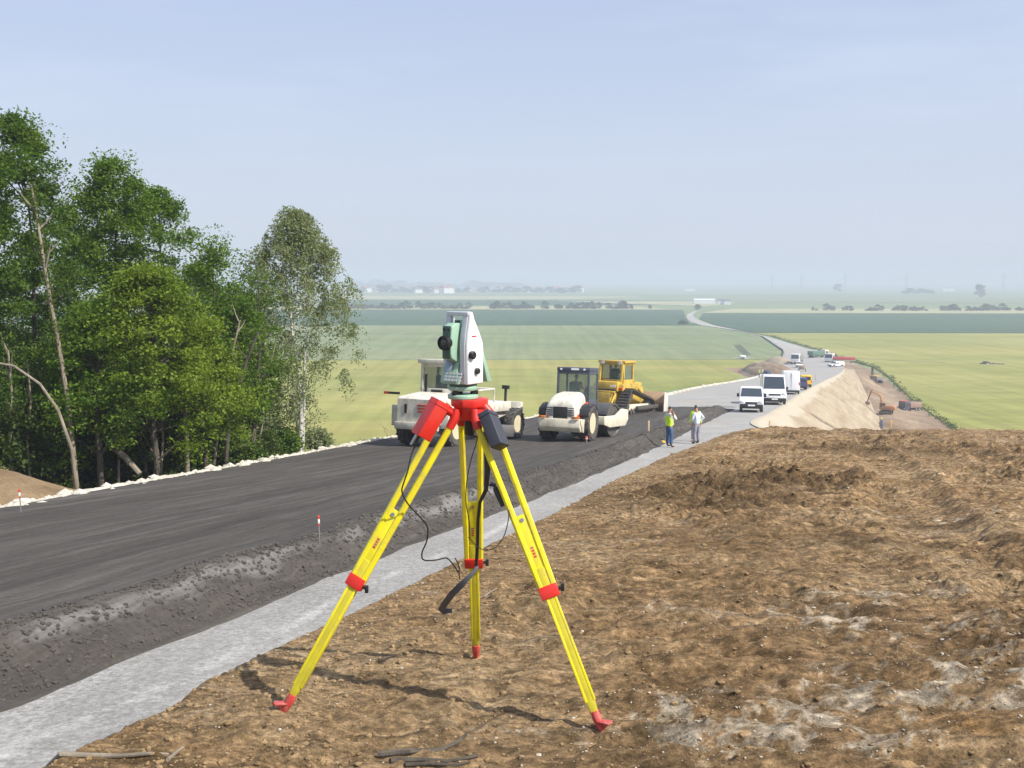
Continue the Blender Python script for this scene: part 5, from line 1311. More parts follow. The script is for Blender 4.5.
# ------------------------------------------------------------------ vans and lorries
def van(name, L_, W_, H_, hood, slope, m, label, cat, low=None, hoodz=.95, win='dglass', rear_doors=True, group=None, stripe=None):
    """front at +Y.  hood: bonnet length; slope: windscreen run"""
    o = empty(name, label=label, cat=cat, group=group); h = L_/2; z0_ = .28; wr = .33 if H_ < 2.2 else .36
    belt = max(hoodz+.08, H_*.50)
    side = [(-h, z0_+.08), (-h+.03, H_*.5), (-h+.07, H_-.10), (-h+.22, H_), (h-hood-slope-.15, H_), (h-hood-slope+.1, H_-.05), (h-hood, hoodz+.10), (h-.18, hoodz-.12), (h-.02, hoodz-.32), (h, z0_+.12), (h-.08, z0_)]
    # wheel arches cut into the lower outline
    def arch(cy): return [(cy+wr*1.22*math.cos(R(a)), z0_+.06+wr*1.22*math.sin(R(a))) for a in range(0, 181, 30)]
    fy, ry_ = h-.78, -h+.85
    side = side + arch(fy) + arch(ry_) + [(-h+.08, z0_)]
    b = MB(); b.prism(side, -W_/2, W_/2)
    # tumblehome
    b.v = [(x*(1-.09*max(0, (z-belt))/(H_-belt)), y, z) for x, y, z in b.v]
    body = b.build('body', m, o, bevel=.035, seg=2)
    t = .006
    def lp(z, f=1): return W_/2*(1-.09*max(0, (z-belt))/(H_-belt))
    # windscreen
    ya, yb = h-hood-.04, h-hood-slope+.14; za, zb_ = hoodz+.14, H_-.17
    n_ = Vector((0, zb_-za, ya-yb)).normalized()*.012
    def quad(nm, P, par, mm):
        b = MB(); n0 = (Vector(P[1])-Vector(P[0])).cross(Vector(P[2])-Vector(P[0])).normalized()*.01
        P = [Vector(p) for p in P]; b.add([p+n0 for p in P]+[p-n0 for p in P], [(0, 1, 2, 3), (7, 6, 5, 4)]+[(i, (i+1) % 4, 4+(i+1) % 4, 4+i) for i in range(4)]); return b.build(nm, mm, par)
    off = Vector((0, (zb_-za), (ya-yb))).normalized()*.014
    # the real slope line of the windscreen outline
    p_lo, p_hi = Vector((0, h-hood, hoodz+.10)), Vector((0, h-hood-slope+.1, H_-.05))
    a_, c_ = p_lo.lerp(p_hi, .08), p_lo.lerp(p_hi, .90); nn = Vector((0, (p_hi.z-p_lo.z), -(p_hi.y-p_lo.y))).normalized()*.012
    wx0, wx1 = lp(a_.z)-.07, lp(c_.z)-.09
    quad('windscreen', [a_+nn+Vector((-wx0, 0, 0)), a_+nn+Vector((wx0, 0, 0)), c_+nn+Vector((wx1, 0, 0)), c_+nn+Vector((-wx1, 0, 0))], o, M[win])
    for sx_ in (-1, 1):
        y0, y1 = h-hood-.25, h-hood-slope*.5-1.0; q0, q1 = belt+.02, H_-.30
        quad('side_window', [Vector((sx_*(lp(q0)+.004), y0+.02, q0)), Vector((sx_*(lp(q0)+.004), y1, q0)), Vector((sx_*(lp(q1)+.004), y1, q1)), Vector((sx_*(lp(q1)+.004), h-hood-slope*.95+.0, q1))], o, M[win])
        wheel(o, sx_*(W_/2-.12), fy, wr, .20, M['rimv'], out=sx_); wheel(o, sx_*(W_/2-.12), ry_, wr, .20, M['rimv'], out=sx_)
        b = MB(); b.box((sx_*(W_/2+.11), h-hood-.22, hoodz+.26), (.18, .12, .26)); b.build('wing_mirror', M['mdark'], o, bevel=.03)
        b = MB(); b.box((sx_*(W_/2-.20), h-.085, hoodz-.20), (.28, .16, .20)); b.build('headlight', M['lamp'], o, bevel=.03)
        b = MB(); b.box((sx_*(W_/2-.07), -h+.02, belt-.1), (.10, .05, .38)); b.build('tail_light', M['redp'], o, bevel=.01)
        if stripe: b = MB(); b.box((sx_*(W_/2+.003), -.1*L_, belt-.18), (.01, L_*.55, .07)); b.build('stripe', stripe, body)
    b = MB(); b.box((0, h-.02, z0_+.16), (W_-.06, .16, .30)); fb = b.build('front_bumper', M['mdark'], o, bevel=.04)
    b = MB(); b.box((0, h-.045, hoodz-.27), (W_*.50, .10, .13)); b.build('grille', M['mdark'], o, bevel=.02)
    b = MB(); b.box((0, h+.065, z0_+.22), (.50, .012, .11)); b.build('number_plate', M['plate'], fb)
    b = MB(); b.box((0, -h, z0_+.12), (W_-.08, .14, .20)); b.build('rear_bumper', M['mdark'], o, bevel=.03)
    b = MB(); b.box((0, -h+.03, H_*.52), (.014, .06, H_*.78)); b.build('door_gap', M['mdark'], body)
    b = MB(); b.box((0, .0, z0_+.02), (W_*.8, L_*.85, .10)); b.build('underbody', M['mdark'], o)
    return o
M['rimv'] = paint('steel_wheel', (.30, .30, .31), .4, metal=.5, var=.1, scale=5)
v1 = van('small_van', 4.1, 1.70, 1.82, .80, .75, M['vwhite'], 'small white van facing the camera, nearest of the parked vehicles on the road', 'van')
place(v1, 751, 411, 193, G)
v2 = van('large_van', 5.6, 1.95, 2.55, .95, .80, M['vwhite'], 'tall white van with red side stripe facing the camera behind the small white van', 'van', hoodz=1.15, stripe=M['redp'])
place(v2, 772.5, 403.5, 191, G)
v3 = van('large_van', 6.0, 2.05, 2.75, .95, .80, M['vwhite'], 'tall white van seen from behind with closed rear doors, third in the parked line', 'van', hoodz=1.15)
place(v3, 789.5, 393.5, 12, G); v3.scale = (.9, .9, .93)
v4 = van('parked_car', 4.2, 1.70, 1.55, 1.0, .75, M['bluep'], 'dark blue car parked between the white van and the yellow van', 'car', hoodz=.85)
place(v4, 799, 389.5, 12, G)
v5 = van('small_van', 4.4, 1.75, 1.95, .85, .75, M['vyel'], 'small yellow van seen from behind, last in the parked line', 'van')
place(v5, 805, 387, 12, G); v5.scale = (.85,)*3
b = MB(); b.box((0, -4.4/2+.02, 1.42), (1.35, .03, .50)); b.build('rear_window', M['dglass'], v5)
b = MB(); b.box((0, -4.2/2+.06, 1.12), (1.30, .03, .34)); b.build('rear_window', M['dglass'], v4)
print('vehicles done')
# ================================================================== FAR LORRIES AND PLANT
def lorry(name, label, cabm, bodym, L_=7.5, kind='tipper', H_=2.9):
    o = empty(name, label=label, cat='lorry'); h = L_/2
    b = MB(); b.prism([(h-2.0, .75), (h, .70), (h+.02, 1.5), (h-.12, H_), (h-1.9, H_)], -1.2, 1.2); cb_ = b.build('cab', cabm, o, bevel=.06)
    b = MB(); b.prism([(h+.03, 1.62), (h-.09, H_-.32), (h-.11, H_-.32), (h+.0, 1.62)], -1.05, 1.05); b.build('windscreen', M['dglass'], cb_)
    for sx_ in (-1, 1):
        b = MB(); b.box((sx_*1.205, h-1.0, 2.05), (.02, 1.1, .75)); b.build('side_window', M['dglass'], cb_)
        b = MB(); b.box((sx_*.95, h+.02, .95), (.34, .06, .22)); b.build('headlight', M['lamp'], cb_)
        for y in (h-.9, -h+1.0, -h+2.2): wheel(o, sx_*1.0, y, .50, .32, M['rimv'], out=sx_)
    b = MB(); b.box((0, 0, .85), (.9, L_-.4, .28)); b.build('chassis', M['mdark'], o)
    b = MB()
    if kind == 'tipper': b.box((0, -1.1, 1.75), (2.4, L_-2.5, 1.45), taper=(1.04, 1.02))
    elif kind == 'tank': b.lathe([(.1, -h+.2), (.85, -h+.3), (.95, -h+.7), (.95, h-2.5), (.85, h-2.2), (.1, h-2.15)], 24, axis='Y', c=(0, 0, 1.95))
    else: b.box((0, -1.1, 2.0), (2.4, L_-2.4, 2.0))
    b.build('load_body', bodym, o, bevel=.04)
    return o
M['dgrey'] = paint('weathered_grey_steel', (.22, .22, .21), .6, var=.1, scale=3)
t1 = lorry('tipper_lorry', 'white lorry with grey load body coming uphill at the bend of the road', M['vwhite'], M['dgrey'], 8, 'tipper', 3.1); place(t1, 797, 364, 205, G)
t2 = lorry('flatbed_lorry', 'dull green lorry with pale cab standing at the far right side of the road', M['mwhite'], M['greent'], 7.5, 'tipper', 2.9); place(t2, 818, 358.5, 62, G)
t3 = lorry('articulated_lorry', 'white lorry tractor unit parked in front of the red trailer', M['vwhite'], M['mdark'], 5.2, 'tank', 3.0); place(t3, 831, 363.2, 215, G)
# red semi trailer standing across
tr = empty('semi_trailer', label='long red semi trailer standing across the road behind the white tractor unit', cat='trailer')
b = MB(); b.box((0, 0, 1.95), (2.5, 8.0, 1.1)); b.build('load_body', paint('faded_red_trailer', (.42, .07, .06), .5, var=.08), tr, bevel=.04)
b = MB(); b.box((0, 0, 1.2), (2.3, 8.0, .3)); b.build('chassis', M['mwhite'], tr)
for sx_ in (-1, 1):
    for y in (-3.2, -2.0, -.8): wheel(tr, sx_*1.05, y, .5, .3, M['rimv'], out=sx_)
    b = MB(); b.box((sx_*.8, 2.6, .55), (.15, .15, 1.1)); b.build('landing_leg', M['mdark'], tr)
place(tr, 843.5, 363.5, 96, G); tr.scale = (.78,)*3
c2 = van('parked_car', 4.2, 1.7, 1.5, 1.0, .7, M['vwhite'], 'small white car parked below the white tractor unit', 'car', hoodz=.85); place(c2, 836, 367.0, 250, G)
c3 = van('parked_car', 4.2, 1.7, 1.5, 1.0, .7, M['mwhite'], 'pale car standing just below the white lorry at the bend', 'car', hoodz=.85); place(c3, 799, 367.5, 195, G)

# ---- spoil heap on the left of the road bend
def heap(name, c, rx, ry, h, m, label, seed=0, n=46):
    X_, Y_ = np.meshgrid(np.linspace(-1.25, 1.25, n), np.linspace(-1.25, 1.25, n))
    q = X_**2+Y_**2; z = h*np.clip(1-q, 0, 1)**.8 + .30*h*fbm(X_*3+seed, Y_*3, 1.2, 4, seed)*np.clip(1.1-q, 0, 1)
    gx, gy = c[0]+X_*rx, c[1]+Y_*ry
    o = grid_obj(name, gx, gy, np.where(q > 1.2, c[2]-.5, c[2]+z-.12), m, smooth=True); tag(o, label, 'heap'); return o
p = hit(786, 374, G); heap('spoil_heap', (p.x-2, p.y+6, G(p.y+6)), 5.0, 15, 2.4, M['pit'], 'brown spoil heap on the left side of the road beyond the parked vans', 3)
p = hit(790, 363.5, G); heap('spoil_heap', (p.x-1.5, p.y+6, G(p.y+6)), 4.0, 9, 1.8, M['chalk_slope'], 'pale chalky heap beside the road just below the white lorry', 5)
# small brown machine by the heap (compactor)
cm = empty('plate_trailer', label='small rusty red compressor trailer at the foot of the brown heap', cat='trailer')
b = MB(); b.prism([(-1.1, .5), (-1.1, 1.2), (-.8, 1.45), (.8, 1.45), (1.1, 1.1), (1.1, .5)], -.6, .6); b.build('housing', M['brownt'], cm, bevel=.05)
for sx_ in (-1, 1): wheel(cm, sx_*.75, 0, .34, .18, M['rimv'], out=sx_)
b = MB(); b.tube([(0, 1.1, .5), (0, 2.1, .45)], .05, 8); b.build('drawbar', M['mdark'], cm)
place(cm, 802, 371.5, 20, G)

# ---- the trench: excavator, dump truck, crane
PF = lambda Y_: None
from mathutils.bvhtree import BVHTree
def pit_z(x, y):
    Xp, Yp, Zp_ = pit_pts
    i = int(np.clip(np.searchsorted(Yp[:, 0], y)-1, 0, len(Yp)-2)); row = Xp[i]; 
    return float(np.interp(x, row, Zp_[i]))
def pit_hit(px, py):
    d_ = ray(px, py); Y_ = 60.0
    while Y_ < 340:
        if d_.z*Y_ <= pit_z(d_.x*Y_, Y_) and Xin_pit(d_.x*Y_, Y_): return d_*Y_
        Y_ += .4
    return d_*200
def Xin_pit(x, y): return x > (float(foot(y)) if y < 262 else float(XR(y)))-1
def excavator(label, m, px, py, head, boom=70, scale=1.0):
    o = empty('excavator', label=label, cat='excavator')
    for sx_ in (-1, 1):
        tk = empty('track_assembly', (sx_*1.15, 0, 0)); tk.parent = o
        b = MB(); n_ = 28
        out = []
        for k in range(n_):
            t = k/n_*2*math.pi; y = max(-1.5, min(1.5, 2.3*math.cos(t))); z = .42 + .38*max(-1, min(1, 1.8*math.sin(t))); out.append((y, z))
        b.prism(out, -.28, .28); b.build('track', M['track'], tk, bevel=.03)
    b = MB(); b.box((0, 0, .8), (1.9, 1.8, .4)); b.lathe([(.7, .95), (.7, 1.15)], 20); b.build('undercarriage', M['mdark'], o)
    b = MB(); b.prism([(-2.2, 1.15), (-2.2, 1.9), (-1.7, 2.2), (.3, 2.15), (1.3, 1.75), (1.3, 1.15)], -1.25, 1.25); b.build('engine_house', m, o, bevel=.06)
    cab(o, (-.72, .75, 1.3), (.95, 1.35, 1.55), .08, m, M['dglass'], low=.4, roof_h=.08)
    A = Vector((.25, .9, 1.6)); B_ = A + Vector((0, 3.0*math.cos(R(boom)), 3.0*math.sin(R(boom)))); C_ = B_ + Vector((0, 2.2, 1.0)); Dp_ = C_ + Vector((0, .9, -2.6))
    b = MB(); b.tube([A, A.lerp(B_, .5)+Vector((0, -.1, .1)), B_, C_], [.22, .30, .28, .16], 4); bo = b.build('boom', m, o, bevel=.01)
    b = MB(); b.tube([C_+Vector((0, -.3, .5)), C_, Dp_], [.12, .22, .12], 4); b.build('stick', m, o)
    b = MB(); b.cyl(A+Vector((0, .5, -.2)), A.lerp(B_, .55)+Vector((0, .2, 0)), .09, 10); b.build('hydraulic_ram', M['steel'], bo)
    b = MB(); b.prism([(Dp_.y-.1, Dp_.z+.1), (Dp_.y-.7, Dp_.z-.3), (Dp_.y-.5, Dp_.z-.9), (Dp_.y+.2, Dp_.z-.8), (Dp_.y+.5, Dp_.z-.2)], -.30, .80); b.build('bucket', M['brownt'], o, bevel=.02)
    p = pit_hit(px, py); o.location = p; o.rotation_euler = (0, 0, R(-head)); o.scale = (scale,)*3
    return o
excavator('mud-stained orange excavator with raised boom working in the brown trench', M['orangem'], 886, 414, -60, 78, .74)
dt = lorry('dump_truck', 'mud-caked dump truck with blue-grey cab roof standing right of the orange excavator', M['cabblue'], M['brownt'], 7.0, 'tipper', 3.0)
dt.location = pit_hit(910, 411); dt.rotation_euler = (0, 0, R(118)); dt.scale = (.72,)*3
b = MB(); b.box((0, 2.6, 3.02), (2.2, 1.3, .06)); b.build('red_roof_panel', M['redp'], dt)
# crane with thin lattice mast
cr = empty('crawler_crane', label='small yellow and black piling rig with a tall thin dark mast at the field edge', cat='crane')
b = MB(); b.box((0, 0, 1.7), (2.4, 3.6, 1.2)); b.build('engine_house', M['dgrey'], cr, bevel=.06)
b = MB(); b.box((0, 0, 2.4), (2.5, 3.7, .22)); b.build('roof', M['cyel'], cr, bevel=.03)
for sx_ in (-1, 1): b = MB(); b.box((sx_*1.2, 0, .5), (.6, 4.0, .95)); b.build('track', M['track'], cr, bevel=.2)
b = MB(); Hm = 5.2
for sx_ in (-.32, .32):
    for sy_ in (-.32, .32): b.tube([(sx_, 2.0+sy_, 1.0), (sx_*.5, 2.0+sy_*.5, Hm)], .09, 5)
for k in range(5):
    z = 1.0+k*.82; f_ = 1-.5*(z/Hm); s_ = (-1)**k*.32*f_
    b.tube([(-s_, 1.7+.0, z), (s_, 1.7+.0, z+.8)], .06, 4); b.tube([(-s_, 2.3, z), (s_, 2.3, z+.8)], .06, 4)
    b.tube([(-.32*f_, 2-s_, z), (-.32*f_, 2+s_, z+.8)], .06, 4)
b.build('mast', M['mdark'], cr)
cr.scale = (.8,)*3; cr.location = pit_hit(876, 383); cr.rotation_euler = (0, 0, R(20))
# farm machinery lying in the right field
fp = hit(990, 364, cp)
fm_ = empty('farm_implement', (fp.x, fp.y, PLAIN), rz=R(80), label='low rusty red and dark farm implement left in the yellow-green field at right', cat='farm machinery')
b = MB(); b.box((0, -2.4, .9), (2.0, 4.6, .30)); b.box((0, -4.4, .8), (2.4, .5, .5)); b.box((0, -1.2, 1.0), (2.4, .6, .6)); b.build('red_frame', M['brownt'], fm_, bevel=.03)
b = MB(); b.prism([(.3, .5), (.3, 1.6), (1.0, 2.0), (2.2, 2.0), (2.6, 1.2), (3.4, 1.0), (3.4, .5)], -.8, .8); b.build('dark_tractor_body', M['mdark'], fm_, bevel=.05)
for sx_ in (-1, 1): wheel(fm_, sx_*.9, 1.0, .75, .4, M['rim'], out=sx_, lugs=14); wheel(fm_, sx_*.9, 3.0, .45, .3, M['rim'], out=sx_); wheel(fm_, sx_*1.0, -3.0, .45, .3, M['rimv'], out=sx_)
# white sprayer in the left field with its wheel tracks
fp = hit(743, 359, cp)
fm_.scale = (.8, .9, .62)
sp_ = empty('crop_sprayer', (fp.x, fp.y, PLAIN), rz=R(70), label='low white crop sprayer with folded booms standing in the field left of the road', cat='farm machinery')
b = MB(); b.lathe([(.1, -1.0), (.55, -.9), (.6, 0), (.55, .9), (.1, 1.0)], 20, axis='Y', c=(0, 0, 1.1)); b.build('tank', M['vwhite'], sp_)
b = MB(); b.box((0, 0, .6), (.9, 3.2, .15)); b.box((0, -1.9, .95), (.4, .3, .5)); b.box((.0, .2, .75), (.25, 7.4, .18)); b.build('boom_frame', M['vwhite'], sp_)
for sx_ in (-1, 1): wheel(sp_, sx_*.75, 0, .42, .2, M['rimv'], out=sx_)
M['tram'] = paint('crop_tramline_soil', (.075, .085, .04), .95, var=.2, scale=.5)
def strip_px(name, px, w_, m, label, z):
    P = [hit(x, y, lambda q: z) for x, y in px]; vs = []; fs = []
    for i, p in enumerate(P):
        d_ = (P[min(i+1, len(P)-1)]-P[max(i-1, 0)]).normalized(); n_ = Vector((-d_.y, d_.x, 0))*w_/2
        vs += [p-n_, p+n_]
    b = MB().add(vs, [(2*i, 2*i+1, 2*i+3, 2*i+2) for i in range(len(P)-1)]); return tag(b.build(name, m), label, kind='structure')
strip_px('wheel_track', [(735, 345), (740, 350), (746, 355.5)], 1.6, M['tram'], 'tramline', PLAIN+CR+.01)
strip_px('wheel_track', [(738.5, 344.5), (743.5, 349.5), (749.5, 355)], 1.6, M['tram'], 'tramline', PLAIN+CR+.01)
strip_px('field_track', [(856, 358.3), (880, 359.6), (910, 361.2), (945, 362.4)], 1.8, M['tram'], 'dark track through the right field', PLAIN+CR+.01)
# weedy margin between the trench and the right field
C = []
for i in range(520):
    t = random.random()*(len(le)-1); k = int(t); q = le[k].lerp(le[k+1], t-k); C.append((q.x+random.uniform(-1.4, 1.0), q.y+random.uniform(-.8, .8), PLAIN+CR+random.random()*.5))
V, Fq = leaves(np.array(C), 8, .65, .18, .3, .6); tag(npmesh('field_margin_weeds', V, Fq, M['leaf_under']), 'rough dark weeds along the edge of the right field', kind='stuff')

# ================================================================== FAR TREES, VILLAGE, PYLONS
M['leaf_far'] = leafmat('hedgerow_leaves', [(.022, .045, .014), (.045, .075, .022), (.075, .11, .035)], trans=.1, sc=.1)
def far_tree(h, r, seed, base_v=.0):
    rs_ = np.random.default_rng(seed); o = empty('hedgerow_tree')
    k = 26; a_ = rs_.random(k)*6.283; q = rs_.random(k)**.5; t = rs_.random(k)
    wv = np.sin(np.pi*np.clip(t*.85+.12, 0, 1))**.6
    C = np.stack([np.cos(a_)*q*r*wv, np.sin(a_)*q*r*wv, h*(.12+.80*t)], 1)
    V, Fq = leaves(C, 46, r*.42, .42, .3, .7); npmesh('crown', V, Fq, M['leaf_far'], o)
    b = MB(); b.tube([(0, 0, -.5), (.1, 0, h*.5), (0, .1, h*.8)], [.25, .18, .08], 6); b.build('trunk', M['bark'], o); return o
protos = [far_tree(8, 3.6, 1), far_tree(6, 4.2, 2), far_tree(10, 4.0, 3), far_tree(4.5, 3.4, 4)]
used = set()
def put_tree(pi, px, py, sc, name, label, group, cat='tree', base=PLAIN):
    o = protos[pi] if pi not in used else copy_tree(protos[pi])
    used.add(pi)
    p = hit(px, py, lambda q: base+.05); o.location = p; o.scale = (sc[0], sc[0], sc[1]); o.rotation_euler = (0, 0, random.random()*6.28)
    o.name = name; tag(o, label, cat, group); return o
rT = random.Random(5)
def row(spans, py, dens, smin, smax, label, group, wide=1.25):
    for a_, b_ in spans:
        x = a_
        while x < b_:
            s_ = rT.uniform(smin, smax); put_tree(rT.randrange(4), x, py+rT.uniform(-.35, .35), (s_*wide, s_), 'hedgerow_tree', label, group); x += dens*rT.uniform(.6, 1.4)
row([(342, 412), (418, 470), (492, 535), (545, 548), (558, 562), (568, 602), (608, 634)], 308.9, 3.3, .5, .85, 'small dark tree in the hazy tree row across the plain left of the road', 'tree row across the plain at left')
put_tree(2, 622, 308.8, (1.0, .85), 'hedgerow_tree', 'taller round tree near the right end of the left tree row', None)
put_tree(0, 650, 309, (.6, .5), 'hedgerow_tree', 'lone small tree right of the left tree row', None)
row([(813, 817), (826, 834), (843, 852), (866, 884), (894, 928), (942, 960), (968, 1012), (1018, 1060)], 310.8, 3.4, .35, .72, 'dark bush in the broken hedge line across the plain right of the road', 'hedge line across the plain at right')
put_tree(1, 952, 310.6, (1.0, .95), 'hedgerow_tree', 'biggest rounded bush of the broken hedge line right of the road', None)
put_tree(0, 979.5, 297.3, (2.6, 2.7), 'round_tree', 'lone round hazy tree on the plain near the right edge', None)
put_tree(0, 838, 291.5, (3.0, 2.4), 'round_tree', 'pale hazy clump of trees far off right of the middle', None)
row([(905, 936)], 293.5, 5, 1.0, 1.7, 'hazy tree of the distant wood left of the lone round tree', 'distant wood at right', 2)
put_tree(1, 698, 309.5, (.8, .8), 'hedgerow_tree', 'dark bush at the bend where the far road vanishes', None)
put_tree(3, 683, 324.5, (.9, .6), 'hedgerow_tree', 'small bush beside the far road left of its bend', None)
row([(352, 372), (380, 470), (480, 585)], 292.6, 7.5, 1.1, 2.1, 'hazy village tree among the far white houses', 'trees of the far village', 1.9)
row([(346, 520)], 287.3, 9, 2.0, 3.2, 'very faint tree on the hazy rise behind the village', 'wood behind the far village', 3)
# houses
M['hwall'] = paint('white_rendered_wall', (.80, .78, .74), .8, var=.04)
M['hroof'] = paint('tiled_roof', (.30, .13, .09), .85, var=.12)
M['hroof2'] = paint('slate_roof', (.12, .13, .15), .8, var=.12)
M['metalw'] = paint('pale_sheet_cladding', (.72, .74, .75), .5, var=.04)
def house(w_, l_, h_, roofm, wallm, nm='village_house'):
    o = empty(nm); b = MB(); b.box((0, 0, h_/2-.3), (w_, l_, h_+.6)); wl = b.build('wall', wallm, o)
    b = MB(); e = .3; b.prism([(-w_/2-e, h_-.05), (0, h_+w_*.38), (w_/2+e, h_-.05), (0, h_+w_*.38-.25)][:3], -l_/2-e, l_/2+e, plane='XZ'); rf = b.build('roof', roofm, o)
    b = MB(); b.box((w_*.2, l_*.25, h_+w_*.38), (.7, .7, 1.6)); b.build('chimney', M['hroof'], rf)
    for k in range(3):
        b = MB(); b.box((-w_/2-.01, -l_/3+k*l_/3, h_*.5), (.06, 1.1, 1.3)); b.build('window', M['dglass'], wl)
        b = MB(); b.box((-w_/3+k*w_/3, -l_/2-.01, h_*.5), (1.1, .06, 1.3)); b.build('window', M['dglass'], wl)
    return o
hp_ = [house(9, 13, 5.5, M['hroof'], M['hwall']), house(8, 10, 4.5, M['hroof2'], M['hwall']), house(10, 16, 7, M['hroof'], M['hwall'])]
hl_ = ['small white house with brown tiled roof in the hazy far village', 'small white house with grey slate roof in the hazy far village', 'larger white house with brown roof in the hazy far village']
hu = set()
for i, (x, y, s_) in enumerate([(349, 292, 1), (357, 291, 1), (366, 292.5, 1.1), (377, 291.5, 1), (389, 292, 1), (401, 291.2, 1), (413, 292, 1.2), (417.5, 293, 1.4), (428, 291.5, 1), (437, 293.2, 1.2), (441, 292.2, 1.3), (446, 293.3, 1.3), (450.5, 293, 1.2), (457, 291.5, 1.1), (468, 292.2, 1), (479, 291.6, 1.1), (488, 292.4, 1), (499, 291.6, 1), (508, 292.2, 1.2), (519, 291.4, 1), (527, 292.3, 1), (538, 291.8, 1.1), (548, 292.2, 1.2), (556, 291.6, 1), (565, 292.1, 1), (574, 291.5, 1.3), (580, 292.4, 1.2)]):
    k = (i*7+3) % 3; o = hp_[k] if k not in hu else copy_tree(hp_[k]); hu.add(k)
    p = hit(x, y, lambda q: PLAIN); o.location = p; o.rotation_euler = (0, 0, rT.uniform(-1.2, 1.2)); o.scale = (s_*1.25,)*3
    tag(o, hl_[k], 'house', 'houses of the far village')
# long pale sheds
for (x, y, w_, nm, lb) in [(704, 303.8, 24, 'farm_shed', 'long low white farm shed on the plain above the far road'), (722, 304.5, 10, 'farm_shed', 'small pale farm building with dark roof right of the long white shed'), (727, 304.6, 8, 'farm_shed', 'smallest farm building at the right end of the plain farmstead'), (948, 291.6, 26, 'farm_shed', 'pale distant shed left of the lone round tree'), (690, 291.5, 22, 'farm_shed', 'faint distant shed right of the village')]:
    o = empty(nm, label=lb, cat='shed'); b = MB(); b.box((0, 0, 2), (w_, 10, 4.6)); b.build('wall', M['metalw'], o)
    b = MB(); b.prism([(-5.3, 4.3), (0, 6.2), (5.3, 4.3)], -w_/2-.4, w_/2+.4, plane='YZ'); b.build('roof', M['metalw'] if w_ > 12 else M['hroof2'], o)
    o.location = hit(x, y, lambda q: PLAIN); o.rotation_euler = (0, 0, R(-6))
# pylons
def pylon(label, px, py, H_, ang=.2):
    o = empty('power_pylon', label=label, cat='pylon', group='power pylons on the horizon'); b = MB(); r0 = .28
    lv = [(0, 3.6), (H_*.3, 2.4), (H_*.55, 1.4), (H_*.72, 1.3), (H_, .9)]
    for sx_ in (-1, 1):
        for sy_ in (-1, 1): b.tube([(sx_*w_, sy_*w_, z) for z, w_ in lv], r0, 4)
    for i in range(len(lv)-1):
        (z0_, wa), (z1_, wb) = lv[i], lv[i+1]
        for s_ in (-1, 1):
            b.tube([(-wa, s_*wa, z0_), (wb, s_*wb, z1_)], r0*.7, 4); b.tube([(wa, s_*wa, z0_), (-wb, s_*wb, z1_)], r0*.7, 4)
    b.build('lattice_tower', M['dgrey'], o); b = MB()
    for z, hw in ((H_*.74, 11), (H_*.97, 9)):
        b.tube([(-hw, 0, z+.6), (0, 0, z+1.6), (hw, 0, z+.6)], r0, 4); b.tube([(-hw, 0, z+.6), (hw, 0, z+.6)], r0, 4)
        for x in (-hw, -hw*.5, hw*.5, hw): b.tube([(x, 0, z+.6), (x, 0, z-2.0)], r0*.6, 4)
    b.build('cross_arm', M['dgrey'], o)
    o.location = hit(px, py, lambda q: PLAIN); o.rotation_euler = (0, 0, ang)
pylon('clearest lattice power pylon, rightmost on the horizon', 1003, 291, 44)
pylon('lattice power pylon right of the middle of the horizon', 906, 290.5, 45)
pylon('faint power pylon third from the right on the horizon', 845, 290, 44)
pylon('fainter power pylon left of the third one on the horizon', 801, 289.6, 42)
pylon('barely visible power pylon leftmost on the horizon', 772, 289.4, 40)
print('far done')
# ================================================================== PEOPLE
M['skin'] = paint('worker_skin', (.50, .27, .18), .55, var=.05, scale=9)  # one plain skin tone
M['hair'] = paint('dark_brown_hair', (.035, .022, .014), .7, var=.2, scale=40)
M['hivis'] = paint('yellow_green_hi_vis_fabric', (.58, .80, .035), .7, var=.06, scale=6, bmp=.3)
M['histripe'] = paint('grey_reflective_band', (.62, .64, .62), .35, var=.05)
M['jean'] = paint('blue_denim', (.055, .105, .22), .85, var=.15, scale=8, bmp=.3)
M['greytr'] = paint('grey_lilac_trousers', (.26, .25, .29), .85, var=.1, scale=8, bmp=.3)
M['shirt'] = paint('pale_blue_white_shirt', (.66, .70, .78), .8, var=.05, scale=6, bmp=.3)
M['creamshirt'] = paint('cream_shirt_sleeve', (.62, .60, .50), .8, var=.05, scale=6)
M['shoe'] = paint('dark_work_boot', (.03, .025, .02), .7)
M['redshirt'] = paint('dull_red_shirt', (.28, .05, .05), .8)

